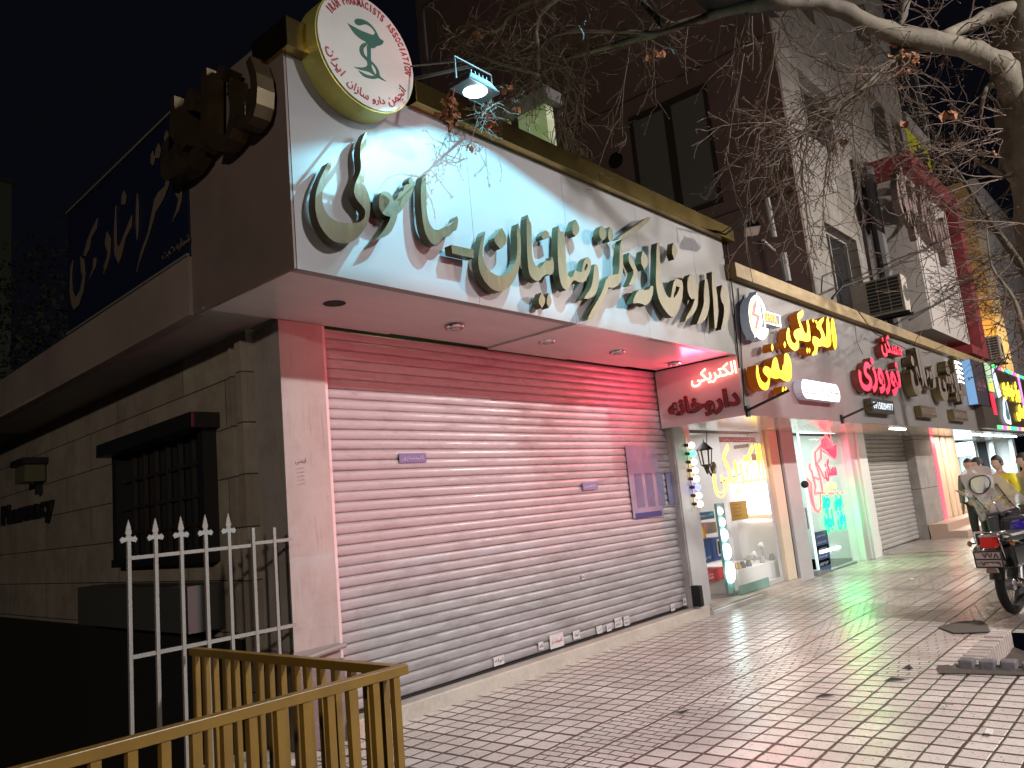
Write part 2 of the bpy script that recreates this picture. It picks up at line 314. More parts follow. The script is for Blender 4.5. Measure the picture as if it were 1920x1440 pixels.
for q in ([(1266.7,1335.8),(1289.6,1330.6),(1281,1337)],[(1529,1306.7),(1570.8,1303.5),(1543.7,1300.4)],[(1658.3,1276.5),(1706.2,1273.3),(1670.8,1270.2)],[(1691.7,1253.5),(1712.5,1253.5),(1704.2,1246.2)],[(1770,1178),(1800,1172),(1812,1171),(1790,1181)]): M().slab([aZ(x,y,.0085) for x,y in q],(0,0,.002)).build('pavement_gap',mat('gap_dirt',(.03,.022,.018),.95),kind='structure',loc=(0,0,0))
patch([(8.95,1.82),(9.3,1.9),(9.6,2.02),(9.5,2.2),(9.15,2.33),(8.85,2.12)],.007)
# ================================================================== PHARMACY BUILDING
PB=T('pharmacy_building','single storey white corner shop with wide closed roller shutter and overhanging canopy','building',(3.47,5.3,0))
def lx(y): return 3.42+.066*(y-5.3)     # the left wall runs back at a slight skew
M().hexa([(3.47,5.3,.72),(3.885,5.3,.72),(3.885,5.75,.72),(3.51,5.75,.72),(3.47,5.3,3.28),(3.885,5.3,3.28),(3.885,5.75,3.28),(3.51,5.75,3.28)]).build('pillar',plaster,PB)
M().box((3.46,5.28,-2),(3.9,5.75,.60)).build('pillar_base',mat('dark_base_stone',(.12,.11,.11),.5,bump=(40,.4),var=(30,.8,(.3,.3,.32),(1,1,1),.55)),PB)
M().tube([(3.45,5.255,.66),(3.9,5.255,.70)],.022,8).box((3.465,5.3,.60),(3.886,5.6,.7195)).build('ledge_pipe',mat('ledge_grey',(.2,.18,.17),.6),PB)
M().hexa([(lx(5.75),5.75,-2),(lx(5.75)+.3,5.75,-2),(lx(26)+.3,26,-2),(lx(26),26,-2),(lx(5.75),5.75,3.3),(lx(5.75)+.3,5.75,3.3),(lx(26)+.3,26,3.3),(lx(26),26,3.3)]).build('side_wall',wallstone,PB)
# recessed strips beside the pillar on the side wall
for y0,y1,o in ((5.76,5.86,.05),(6.0,6.04,.02)):
    M().hexa([(lx(y0)-o,y0,.0),(lx(y0),y0,.0),(lx(y1),y1,.0),(lx(y1)-o,y1,.0),(lx(y0)-o,y0,3.2),(lx(y0),y0,3.2),(lx(y1),y1,3.2),(lx(y1)-o,y1,3.2)]).build('wall_strip',wallstone,PB)
M().box((3.42,5.76,3.3),(9.6,9.0,4.6)).box((lx(5.8)+.02,9.0,3.3),(9.6,26,3.6)).build('roof',mat('roof_grey',(.1,.09,.09),.8),PB)
# soffit: panels with seams and recessed lamps
so=M(); seams=[2.90,4.62,5.95,7.28,8.55,9.338]
for i in range(5):
    z=3.285+.012*math.sin(i*2.1); so.box((seams[i]+.002,4.18,z),(seams[i+1]-.002,5.32,z+.02))
so.build('soffit',soffit_m,PB)
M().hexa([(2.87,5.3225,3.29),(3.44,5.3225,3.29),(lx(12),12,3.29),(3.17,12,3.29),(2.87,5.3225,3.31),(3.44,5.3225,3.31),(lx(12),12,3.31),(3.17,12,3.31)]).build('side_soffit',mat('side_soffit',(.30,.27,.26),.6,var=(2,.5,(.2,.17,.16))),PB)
for i,(x,y) in enumerate(((4.955,4.803),(6.29,4.807),(7.562,4.786),(9.03,4.87))):
    d=M().lathe((x,y,3.272),[(.055,0),(.058,-.012),(.088,-.012),(.09,.01)],20).build('downlight_rim',chrome,PB,smooth=True)
    M().lathe((x,y,3.268),[(0,-.022),(.03,-.019),(.05,-.008),(.054,.002)],16).build('downlight_glass',mat('dead_lamp_glass',(.35,.33,.28),.15),d,smooth=True)
M().lathe((3.597,4.731,3.2835),[(.0,0),(.085,-.002),(.088,.0)],24).build('lamp_hole',dark,PB)
# step under the shutter
M().box((3.88,5.22,-.02),(9.78,5.62,.13)).build('step',kerbm,PB,bevel=.012)
# roller shutter with its own slats, dents and stickers
def shutter(x0,x1,y,z0,z1,pitch,parent,mt,name='roller_shutter',bulge=.013,nx=70,dent=.004):
    a=M(); prof=[(0,.9),(.035,.9),(.05,-.2),(.14,-.62),(.3,-.92),(.5,-1),(.7,-.92),(.86,-.62),(.96,-.2),(1,.9)]; rows=[]
    n=int((z1-z0)/pitch)+1
    for k in range(n):
        j=rnd.uniform(-.003,.003); tl=rnd.uniform(-.004,.004)
        for (fz,fy) in prof[:-1] if k<n-1 else prof: rows.append((z0+(k+fz)*pitch,fy*bulge,j,tl,k))
    for i in range(nx+1):
        x=x0+(x1-x0)*i/nx; u=i/nx
        for (z,dy,j,tl,k) in rows:
            q=noise.noise(Vector((x*.8,k*.9,2)))*dent*1.3+noise.noise(Vector((x*.35,z*.5,8)))*.016+.006*max(0,noise.noise(Vector((x*3.1,z*3.3,4)))-.35)
            a.v.append(Vector((x,y+dy+j+q,z+tl*(u-.5)*2+noise.noise(Vector((x*.5,k*.31,5)))*.006)))
    m=len(rows)
    for i in range(nx):
        for k in range(m-1): p=i*m+k; a.f.append([p,p+m,p+m+1,p+1])
    o=a.build(name,mt,parent,smooth=True); 
    return o
def shutter_mat(name,col):
    m=mat(name,col,.32,bump=(4,.06),spec=.6); nt=m.node_tree; N=nt.nodes; L=nt.links; P=N['Principled BSDF']
    g=N.new('ShaderNodeNewGeometry'); sp=N.new('ShaderNodeSeparateXYZ'); L.new(g.outputs['Position'],sp.inputs[0])
    t=N.new('ShaderNodeTexNoise'); t.inputs['Scale'].default_value=3; t.inputs['Detail'].default_value=10; t.inputs['Roughness'].default_value=.75
    mp=N.new('ShaderNodeMapping'); mp.inputs['Scale'].default_value=(.7,1,3.2); L.new(g.outputs['Position'],mp.inputs[0]); L.new(mp.outputs[0],t.inputs['Vector'])
    lo=N.new('ShaderNodeMapRange'); L.new(sp.outputs['Z'],lo.inputs['Value']); lo.inputs['From Min'].default_value=1.5; lo.inputs['From Max'].default_value=.1; lo.inputs['To Min'].default_value=.0; lo.inputs['To Max'].default_value=.13
    d=X_(nt,t.outputs['Fac'])+X_(nt,lo.outputs[0])
    # darker line along the foot of every slat
    fr=((X_(nt,sp.outputs['Z'])-.15)*(1/.087)).op('FRACT').op('LESS_THAN',.16)*.055
    d=d+fr
    rp=N.new('ShaderNodeValToRGB'); e=rp.color_ramp.elements; e[0].position=.50; e[0].color=(*col,1); e[1].position=.74; e[1].color=(col[0]*.62,col[1]*.58,col[2]*.56,1); L.new(d.v,rp.inputs[0]); L.new(rp.outputs[0],P.inputs['Base Color'])
    rr=N.new('ShaderNodeMapRange'); L.new(d.v,rr.inputs['Value']); rr.inputs['From Min'].default_value=.4; rr.inputs['From Max'].default_value=.7; rr.inputs['To Min'].default_value=.26; rr.inputs['To Max'].default_value=.6; L.new(rr.outputs[0],P.inputs['Roughness'])
    return m
SH=shutter(3.925,9.47,5.395,.155,3.285,.087,PB,shutter_mat('painted_shutter_metal',(.29,.275,.285)))
M().box((3.92,5.37,.137),(9.48,5.42,.150)).build('shutter_gap',dark,PB)
M().box((3.888,5.32,.13),(3.925,5.45,3.28)).build('shutter_rail',mat('rail_pink_grey',(.5,.42,.42),.5,var=(14,.8,(.2,.13,.11),(1,1,.4),.55)),PB)
M().box((9.475,5.30,.13),(9.50,5.45,3.28)).build('shutter_rail',mat('rail_grey',(.3,.28,.28),.5,var=(14,.8,(.1,.08,.07),(1,1,.4),.5)),PB)
def paper(name,x0,y0,x1,y1,col,parent,Y=5.366,rot=0,lines=None,ink=(.05,.05,.06),label=None):
    p=aY(x0,y0,Y); q=aY(x1,y1,Y); mt=mat('paper_%02d%02d%02d'%tuple(int(c*99) for c in col),col,.5,var=(20,.4,tuple(c*.6 for c in col)))
    o=M().slab([(p.x,Y,p.z),(q.x,Y,p.z),(q.x,Y,q.z),(p.x,Y,q.z)],(0,.002,0)).build(name,mt,parent,label=label)
    if lines:
        h=(p.z-q.z)/(len(lines)*1.5+.5); im=mat('ink_%02d%02d%02d'%tuple(int(c*99) for c in ink),ink,.6)
        for i,l in enumerate(lines):
            text('print',l,(p.x+(q.x-p.x)*.1,Y-.0015,p.z-h*(1.5*i+1.5)),XR,ZU,(q.x-p.x)*.8,h,im,o,.001)
    return o
paper('sticker',748,850,800,867,(.10,.10,.22),SH,lines=[fa('کلیدسازی')],ink=(.4,.3,.4),label='small dark blue sticker near the left of the shutter')
paper('sticker',1092,905,1122,917,(.16,.16,.30),SH,lines=[fa('تعمیر')],ink=(.4,.4,.5))
lp=aY(1172,836,5.366); lq=aY(1245,965,5.366)
PS=M().slab([(lp.x,5.366,lp.z),(lq.x,5.366,lp.z-.02),(lq.x,5.366,lq.z-.03),(lp.x,5.366,lq.z)],(0,.002,0)).build('poster',mat('faded_poster',(.20,.19,.27),.35,var=[(6,.8,(.28,.26,.31)),(14,.6,(.16,.16,.30),(.5,1,.5),.52)]),SH,label='faded blue poster stuck low on the right of the shutter')
text('poster_title','SERVICES',(lp.x+.38,5.364,lp.z-.17),XR,ZU,.55,.07,mat('poster_grey_ink',(.2,.19,.28),.6),PS,.001)
for i in range(4): M().box((lp.x+.12+.26*i,5.3640,lq.z+.12),(lp.x+.30+.26*i,5.3655,lq.z+.55)).build('poster_block',mat('poster_blue',(.10,.10,.19),.5,var=(9,.6,(.17,.16,.24))),PS)
M().box((lp.x+.05,5.3640,lq.z-.01),(lq.x-.05,5.3655,lq.z+.06)).build('poster_band',mat('poster_navy',(.03,.03,.14),.5),PS)
stk=[(1030,1192,1058,1210,[fa('تاسیسات در')],(.5,.06,.05)),(1074,1184,1088,1196,[fa('کولر')],(.04,.04,.05)),(1009,1205,1020,1217,[fa('نصب')],(.1,.1,.1)),(925,1233,946,1244,[fa('لوله')],(.03,.03,.03)),
     (1118,1175,1130,1186,[fa('کلید')],(.3,.3,.3)),(1137,1172,1147,1182,[fa('گاز')],(.12,.12,.12)),(1152,1160,1167,1174,[fa('آبگرمکن'),'0915'],(.1,.1,.1)),(1169,1157,1181,1171,[fa('پکیج'),'0915'],(.15,.14,.14)),(1257,1133,1266,1144,[fa('باربری')],(.1,.1,.1)),(1280,1122,1288,1134,[fa('رنگ')],(.06,.06,.06)),(1090,1078,1096,1086,['1'],(.3,.2,.2))]
for s in stk: paper('sticker',s[0],s[1],s[2],s[3],(.50,.47,.47),SH,Y=5.37,lines=s[4],ink=s[5])
text('stencil',fa('ایمنی'),(3.56,5.2985,2.12),XR,ZU,.10,.05,mat('stencil_ink',(.08,.05,.06),.7),PB,.001)
for i in range(5): text('stencil',fa('تلفن'),(3.57,5.2985,2.08-.03*i),XR,ZU,.07,.018,mat('stencil_ink2',(.25,.16,.17),.7),PB,.001)
M().box((9.47,5.17,.15),(9.55,5.30,.42)).build('shutter_lock',mat('lock_black',(.02,.02,.022),.4,metal=.5),PB,bevel=.01)
# side window with dark frame and mullions, box below, awning ledge
wn=M(); y0,y1=6.35,8.5
def LW(y,z,o=0): return Vector((lx(y)-o,y,z))
def wbox(a,ya,yb,za,zb,o0,o1): return a.hexa([LW(ya,za,o1),LW(ya,za,o0),LW(yb,za,o0),LW(yb,za,o1),LW(ya,zb,o1),LW(ya,zb,o0),LW(yb,zb,o0),LW(yb,zb,o1)])
fr=M(); wbox(fr,y0,y0+.10,1.5,2.55,.0,.13); wbox(fr,y1-.10,y1,1.5,2.55,.0,.13); wbox(fr,y0-.08,y1+.08,2.55,2.68,.0,.26); wbox(fr,y0,y1,1.42,1.5,.0,.15)
W1=fr.build('window',black,PB)
mu=M()
for k in range(1,7): yy=y0+.1+(y1-y0-.2)*k/7; wbox(mu,yy-.018,yy+.018,1.5,2.55,.02,.06)
for z in (1.75,2.0,2.28): wbox(mu,y0+.1,y1-.1,z-.016,z+.016,.025,.055)
mu.build('mullion',mat('mullion_brown',(.022,.018,.016),.5),W1)
wbox(M(),y0+.1,y1-.1,1.5,2.55,.004,.012).build('pane',mat('dark_glass',(.012,.013,.016),.06,spec=.9),W1)
wbox(M(),6.3,9.0,.88,1.25,.0,.32).build('wall_box',mat('grey_cabinet',(.05,.05,.048),.6),PB)
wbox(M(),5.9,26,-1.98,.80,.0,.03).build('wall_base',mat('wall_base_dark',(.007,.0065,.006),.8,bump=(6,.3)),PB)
WL=T('wall_lantern','old boxy lantern fixed high on the shadowed side wall','lamp',(lx(11.4),11.4,2.75))
wbox(M(),11.15,11.75,2.78,2.86,.0,.3).build('lantern_roof',black,WL); wbox(M(),11.22,11.68,2.56,2.78,.02,.26).build('lantern_glass',mat('lantern_dim',(.10,.10,.05),.4),WL); wbox(M(),11.4,11.46,2.4,2.56,.0,.08).build('bracket',black,WL)
t=T('side_wall_sign','dark raised English letters on the shadowed side wall','sign',(lx(10.5),10.5,2.2))
text('lettering','Pharmacy',(lx(13.3)-.02,13.3,2.02),Vector((lx(10.85)-lx(13.3),-2.45,0)),ZU,2.45,.36,black,t,.03,bold=.02)
# ---- roof room lit green behind the parapet
RR=T('roof_room','small pale green lit room standing on the shop roof behind the sign','building',(7.2,5.1,4.6))
gcream=mat('pale_green_plaster',(.50,.55,.36),.7,bump=(10,.2)); M().box((6.99,5.0,4.6),(7.13,7.2,6.25)).build('wall',gcream,RR)
M().box((6.975,5.42,4.6),(6.988,5.52,6.25)).build('pipe',dark,RR); M().box((6.9,4.9,6.25),(7.2,7.3,6.4)).build('roof',mat('roof_grey',(.1,.09,.09),.8),RR)
BL=T('added_roof_lamp','added unseen green tinted lamp behind the parapet lighting the roof room','lamp',(6.0,5.1,4.75)); M().ball((6.0,5.1,4.78),.05,10).build('bulb',em('added_roof_glow',(.7,1,.55),6),BL)  # lamp added out of sight to light the roof wall green
M().box((5.93,5.03,4.6),(6.07,5.17,4.73)).build('base',black,BL); lamp('added_roof_light','POINT',(6.0,5.1,4.9),26,(.72,1,.5),parent=BL,shadow_soft_size=.05)
# ================================================================== PHARMACY SIGN
SG=T('pharmacy_sign','long white fascia sign with big brass letters and brass top trim above the closed shutter','sign',(2.89,4.17,3.28))
px=[2.892,4.62,5.95,7.28,8.55,9.41]
for i in range(5): M().box((px[i]+.0018,4.17,3.28),(px[i+1]-.0018,4.25,4.80)).build('panel',dimmed_white_panel,SG)
M().box((2.90,4.19,3.29),(9.40,4.26,4.79)).build('seam_backing',dark,SG)
M().box((2.872,4.172,3.28),(2.8885,5.5,5.0)).build('side_panel',mat('side_panel_cream',(.15,.11,.10),.6,var=(2,.5,(.10,.08,.07))),SG)
M().box((4.0,4.075,4.802),(9.60,4.5,4.99)).build('trim',brass,SG,bevel=.004)
M().box((2.84,4.075,4.802),(3.25,4.5,5.02)).build('trim',brass,SG,bevel=.004)
M().box((2.90,4.262,3.30),(9.4,4.4,4.80)).build('sign_back',dark,SG)
def z6(ox,oy,s,L): return [(ox+x/s,oy+y/s) for x,y in L]
A1=(560,230,6); A2=(860,380,6); A3=(1080,400,6)
LET=[
(A1,[(335,448),(275,560),(215,700),(185,850),(190,1000),(225,1130),(290,1240),(370,1320),(450,1355),(540,1355),(640,1320),(720,1230),(780,1130),(805,1000),(808,900),(795,820),(760,740),(735,660),(750,580),(785,480),(790,370),(765,260),(765,100),(740,130),(705,220),(690,300),(695,400),(705,480),(695,560),(650,650),(625,730),(625,800),(650,860),(700,920),(745,975),(750,1020),(740,1070),(700,1110),(630,1130),(540,1132),(450,1118),(370,1080),(310,1010),(275,930),(262,840),(275,740),(300,650),(335,570),(365,500),(375,450)],None),
(A1,[(920,790),(955,768),(1010,775),(1050,820),(1075,890),(1105,860),(1130,790),(1158,768),(1172,768),(1190,710),(1222,690),(1248,690),(1232,650),(1262,605),(1290,640),(1297,700),(1285,780),(1245,850),(1195,930),(1150,1000),(1110,1030),(1105,1080),(1080,1150),(1035,1240),(960,1290),(860,1320),(900,1280),(950,1220),(1010,1130),(1035,1060),(1000,1050),(950,1030),(915,980),(902,920),(905,850)],None),
(A1,[(1430,580),(1400,590),(1385,650),(1375,750),(1375,870),(1385,1000),(1400,1130),(1425,1240),(1470,1330),(1520,1375),(1560,1375),(1600,1330),(1630,1280),(1680,1285),(1720,1250),(1735,1225),(1775,1210),(1790,1150),(1797,1090),(1780,1050),(1765,1070),(1750,1110),(1725,1130),(1700,1160),(1650,1165),(1610,1190),(1570,1210),(1520,1200),(1480,1150),(1455,1080),(1440,980),(1435,850),(1435,700)],None),
((0,0,1),[(846,459),(888,468),(888,484),(848,475)],None),
(A2,[(295,320),(262,380),(232,520),(218,640),(228,740),(255,820),(310,910),(380,975),(455,1003),(530,985),(590,930),(645,840),(680,740),(700,620),(702,480),(695,340),(668,235),(652,330),(660,440),(660,560),(645,660),(610,730),(560,790),(500,825),(430,820),(360,780),(310,720),(275,640),(268,560),(280,460),(298,340)],None),
(A2,[(485,285),(515,330),(540,390),(540,450),(500,500),(470,520),(430,480),(395,410),(430,350)],None),
(A2,[(778,135),(765,190),(765,330),(770,520),(775,640),(785,760),(810,830),(850,870),(890,885),(920,870),(945,830),(990,800),(1035,815),(1065,790),(1075,700),(1053,605),(1040,650),(1020,655),(985,650),(960,680),(935,720),(900,735),(860,700),(835,640),(825,550),(822,400),(820,240),(795,200)],None),
(A2,[(985,310),(1018,340),(1012,370),(1040,378),(1000,402),(950,410),(930,380),(955,330)],None),
(A2,[(935,1010),(985,1100),(940,1185),(890,1110)],None),(A2,[(1010,1015),(1040,1060),(1050,1130),(1015,1185),(985,1120)],None),
(A2,[(1125,258),(1115,330),(1112,500),(1120,700),(1135,850),(1165,950),(1210,985),(1250,965),(1280,880),(1310,870),(1350,895),(1410,900),(1450,840),(1480,770),(1492,690),(1480,640),(1450,610),(1415,640),(1400,700),(1385,780),(1340,775),(1310,755),(1290,820),(1270,845),(1235,830),(1215,770),(1205,600),(1195,400),(1185,330),(1140,320)],[[(1440,680),(1455,700),(1445,745),(1415,775),(1415,735)]]),
(A2,[(1315,190),(1345,240),(1362,290),(1350,340),(1310,380),(1275,330),(1285,240)],None),
(A3,[(210,570),(200,650),(190,760),(165,850),(110,920),(90,960),(150,960),(210,920),(245,850),(260,740),(255,640),(240,580)],None),
(A3,[(520,295),(500,340),(490,450),(490,600),(480,680),(430,690),(380,700),(340,740),(320,800),(300,870),(260,950),(200,1050),(150,1140),(130,1200),(180,1190),(240,1110),(300,1010),(340,900),(370,830),(410,840),(450,830),(490,790),(515,740),(530,650),(530,500),(526,400)],None),
(A3,[(845,40),(800,45),(700,120),(600,190),(480,268),(480,292),(540,262),(640,230),(740,160),(820,90)],None),
(A3,[(290,140),(330,170),(345,230),(330,290),(290,305),(262,250),(262,180)],None),(A3,[(380,150),(410,180),(420,250),(410,310),(380,320),(355,250)],None),
(A3,[(600,440),(590,520),(610,580),(655,660),(620,750),(590,810),(640,805),(680,720),(690,650),(665,580),(635,510)],None),
(A3,[(750,420),(800,480),(825,550),(765,635),(725,540)],None),(A3,[(1095,330),(1140,390),(1145,430),(1105,520),(1075,430)],None),
(A3,[(720,850),(690,880),(650,950),(640,1010),(680,1010),(730,1010),(780,1040),(830,1000),(865,920),(870,820),(845,815),(820,860),(780,865)],None),
(A3,[(940,330),(915,330),(905,400),(905,550),(900,650),(900,780),(910,880),(940,990),(1000,1090),(1060,1160),(1110,1165),(1160,1080),(1195,980),(1205,850),(1200,760),(1150,735),(1110,745),(1085,820),(1070,950),(1030,945),(980,830),(955,700),(945,550),(942,430)],[[(1125,820),(1165,830),(1150,890),(1105,950),(1095,920),(1118,875)]]),
(A3,[(1290,685),(1330,700),(1360,760),(1375,850),(1375,1000),(1350,1090),(1300,1160),(1225,1215),(1250,1150),(1300,1070),(1340,960),(1300,965),(1260,900),(1250,800),(1262,720)],None),
(A3,[(1478,745),(1450,745),(1440,900),(1440,1030),(1390,1170),(1360,1245),(1430,1230),(1480,1150),(1505,1030),(1500,900)],None),
(A3,[(1550,655),(1530,655),(1530,800),(1545,1000),(1560,1290),(1580,1290),(1600,1150),(1597,1000),(1580,850),(1562,750)],None),
(A3,[(1645,805),(1625,900),(1630,970),(1670,1050),(1660,1180),(1630,1310),(1680,1290),(1730,1170),(1730,1050),(1720,930),(1690,860)],None)]
def letters(lst,Y,back,mt,parent,name='letter',standoff=0,side=None):
    for (A,P,H) in lst:
        f=lambda L:[aY(x,y,Y) for x,y in smooth_poly(z6(*A,L))]
        o=M().slab(f(P),(0,back,0),[f(h) for h in H] if H else None).build(name,[mt]+([side] if side else []),parent)
        if side:
            for p in o.data.polygons: p.material_index=0 if (p.normal.y<-.7) else 1
letters(LET,4.055,.075,brassd,SG)
# gold letters on the left return of the sign, seen edge-on
gl=[((5.56,4.34),(5.66,4.46),(5.60,4.66),(5.48,4.70),(5.40,4.60),(5.36,4.46),(5.24,4.42),(5.10,4.46),(5.08,4.38),(5.24,4.32),(5.40,4.34)),
((5.50,4.56),(5.44,4.98),(5.38,4.98),(5.40,4.60)),((5.30,4.50),(5.26,4.86),(5.14,4.94),(5.06,4.84),(5.10,4.74),(5.20,4.78),(5.22,4.52)),
((5.02,4.40),(4.96,4.98),(4.88,4.98),(4.92,4.42)),((4.84,4.44),(4.66,4.38),(4.58,4.52),(4.62,4.72),(4.56,4.76),(4.50,4.52),(4.58,4.34),(4.74,4.30),(4.88,4.36)),
((4.50,4.42),(4.36,4.40),(4.30,4.60),(4.36,4.78),(4.30,4.80),(4.22,4.60),(4.26,4.38),(4.40,4.32),(4.52,4.36)),((4.78,4.86),(4.70,4.92),(4.62,4.86),(4.70,4.80))]
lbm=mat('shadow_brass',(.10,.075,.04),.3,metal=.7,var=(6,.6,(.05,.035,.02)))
for g in gl: M().slab([(2.70,4.17+(y-4.17)*.98,z-.03) for y,z in smooth_poly(list(g))],(.13,0,0)).build('letter',lbm,SG)
# ---- lower left fascia band and blue office sign
M().hexa([(2.845,5.502,3.285),(2.95,5.502,3.285),(3.95,24,3.285),(3.85,24,3.285),(2.845,5.502,3.745),(2.95,5.502,3.745),(3.95,24,3.745),(3.85,24,3.745)]).build('fascia_band',mat('fascia_beige',(.24,.19,.17),.6,var=[(1.2,.6,(.15,.12,.11)),(10,.4,(.1,.08,.07),(1,1,.3),.6)]),PB)
BS=T('office_sign','dark blue sign board with slender calligraphic lettering above the side wall','sign',(2.95,7,3.76))
d2=Vector((.14,2.75,0)); p2=Vector((2.86,5.51,3.76)); n2=Vector((-d2.y,d2.x,0)).normalized()
M().hexa([p2,p2+Vector((.1,0,0)),p2+d2+Vector((.1,0,0)),p2+d2]+[q+Vector((0,0,1.27)) for q in (p2,p2+Vector((.1,0,0)),p2+d2+Vector((.1,0,0)),p2+d2)]).build('board',mat('navy_board',(.006,.008,.030),.4,var=(3,.5,(.008,.018,.04))),BS)
fr=M()
for a,b in ((Vector((0,0,0)),d2),(Vector((0,0,1.27)),d2+Vector((0,0,1.27)))): fr.tube([p2+a+n2*.01,p2+b+n2*.01],.014,4)
fr.build('frame',mat('thin_frame',(.15,.14,.12),.5),BS)
cream=mat('cream_paint',(.13,.10,.075),.6)
def onp(x,y): return at(x,y,p2+n2*.012,n2)
Z1=lambda L:[(x/3,y/3) for x,y in L]; Z5=lambda L:[(x/3,480+y/3) for x,y in L]
BLU=[Z1([(1000,995),(1015,1010),(1022,1060),(1018,1130),(1000,1190),(968,1245),(990,1180),(1003,1120),(985,1090),(985,1040)]),
 Z1([(935,905),(950,930),(955,985),(945,1040),(925,1100),(900,1150),(870,1200),(845,1290),(820,1370),(780,1480),(766,1530),(790,1420),(830,1310),(850,1210),(868,1120),(890,1080),(925,1050),(935,1010),(918,1000),(915,950)]),
 Z1([(935,735),(948,760),(940,822),(925,822),(922,770)]),Z1([(890,805),(902,840),(890,890),(870,885),(875,840)]),Z1([(858,850),(868,890),(858,930),(846,915),(848,870)]),
 Z1([(770,1085),(778,1150),(775,1300),(768,1350),(762,1250),(765,1150)]),Z1([(740,1210),(735,1280),(700,1350),(680,1440),(665,1480),(642,1430),(640,1300),(650,1155),(652,1290),(655,1380),(670,1385),(700,1310)]),
 Z1([(695,1070),(708,1100),(700,1150),(680,1150),(684,1100)]),Z1([(600,1300),(620,1340),(615,1440),(600,1500),(580,1540),(605,1420),(588,1370)]),
 Z1([(548,1225),(540,1290),(510,1340),(500,1400),(480,1440),(468,1436),(490,1350),(515,1290)]),
 Z5([(395,60),(390,200),(400,270),(415,303),(440,280),(465,200),(478,100),(470,20),(450,0),(455,90),(465,110),(450,190),(425,235),(405,190),(402,100),(410,20)]),
 Z5([(540,10),(535,60),(500,130),(520,70),(525,10)]),Z5([(610,0),(600,40),(578,70),(595,20)])]
for B in BLU: M().slab([onp(x,y) for x,y in B],-n2*.006).build('letter',cream,BS)
text('small_print',fa('شماره ثبت'),onp(305,492),-d2,ZU,.5,.09,cream,BS,.004)
# ================================================================== ROUND SIGN
RS=T('round_sign','round white sign with green snake emblem and red lettering above the fascia corner','sign',(3.436,4.1,4.49))
cx,cz,rr_=3.436,4.928,.434
M().lathe((cx,4.17,cz),[(0,0),(rr_,0),(rr_+.006,.005),(rr_+.006,.2),(rr_-.02,.21)],64,axis=(0,-1,0)).build('rim',mat('lime_brass_rim',(.48,.46,.13),.4,metal=.5,var=(5,.4,(.3,.28,.1))),RS,smooth=False)
M().lathe((cx,3.958,cz),[(0,.004),(rr_-.004,.004),(rr_-.004,0)],64,axis=(0,-1,0)).build('disc',mat('disc_white',(.42,.42,.40),.45,var=(4,.3,(.5,.5,.48))),RS)
redp=mat('sign_red_paint',(.28,.02,.03),.5); greenp=mat('sign_green_paint',(.0,.07,.045),.5)
def arc_text(s,r,a0,a1,h,outward,rev=False,bold=.01):
    n=len(s)
    for i,ch in enumerate(s):
        if ch==' ': continue
        a=a0+(a1-a0)*(i+.5)/n; a=R(a); c=Vector((cx+r*math.sin(a),3.9535,cz+r*math.cos(a)))
        up=Vector((math.sin(a),0,math.cos(a)))*(1 if outward else -1); rt=Vector((up.z,0,-up.x)); wd=abs(R(a1-a0))*r/n*.82
        if ch=='I': wd*=.35
        text('letter',ch,c-rt*wd/2-up*h/2,rt,up,wd,h,redp,RS,.004,bold=bold)
arc_text('IRAN PHARMACISTS ASSOCIATION',.375,-62,95,.062,True,bold=.02)
def word_arc(s,a0,a1,h,r=.36):
    # a whole word kept joined, bent round the rim
    o=text('word',fa(s),(0,3.9535,0),XR,ZU,1,h,redp,RS,.004,bold=.012); og=ORG[o.name]
    for v in o.data.vertices:
        p=v.co+og; a=R(a0+(a1-a0)*p.x); q=r-p.z+h/2; v.co=Vector((cx+q*math.sin(a),p.y,cz+q*math.cos(a)))-og
word_arc('ایران',254,222,.085); word_arc('سازان',214,184,.085); word_arc('دارو',179,160,.07); word_arc('انجمن',155,117,.09)
D3=lambda L:[aY(590+x/6.545,y/6.545,3.9535) for x,y in smooth_poly(L)]
EMB=[[(400,280),(450,310),(560,370),(660,410),(720,430),(740,400),(700,340),(640,300),(600,300),(560,315),(510,305),(484,265),(495,235),(540,225),(600,240),(660,270),(720,330),(760,390),(795,470),(840,495),(850,515),(820,555),(760,565),(740,590),(700,595),(650,570),(640,520),(560,480),(490,420),(440,350)],
 [(640,520),(590,530),(555,560),(545,620),(570,680),(620,730),(640,750),(650,700),(625,690),(600,640),(600,590),(640,560)],
 [(640,560),(690,570),(690,650),(690,750),(720,770),(770,830),(795,890),(795,930),(840,970),(885,1000),(830,985),(780,955),(740,970),(670,965),(600,940),(560,900),(535,865),(570,880),(620,910),(690,930),(735,930),(680,890),(620,870),(560,860),(520,840),(480,820),(560,830),(620,825),(650,800),(640,750),(645,680)]]
for i,e in enumerate(EMB): M().slab([Vector((p.x,3.9535-.0008*i,p.z)) for p in D3(e)],(0,.003,0)).build('emblem',greenp,RS)
M().slab([Vector((p.x,3.9505,p.z)) for p in D3([(700,790),(740,840),(755,900),(745,915),(715,870),(695,820)])],(0,.002,0)).build('emblem_gap',mat('disc_white2',(.42,.42,.40),.45),RS)
M().box((3.3,4.17,4.9),(3.5,4.45,5.3)).build('bracket',brass,RS)
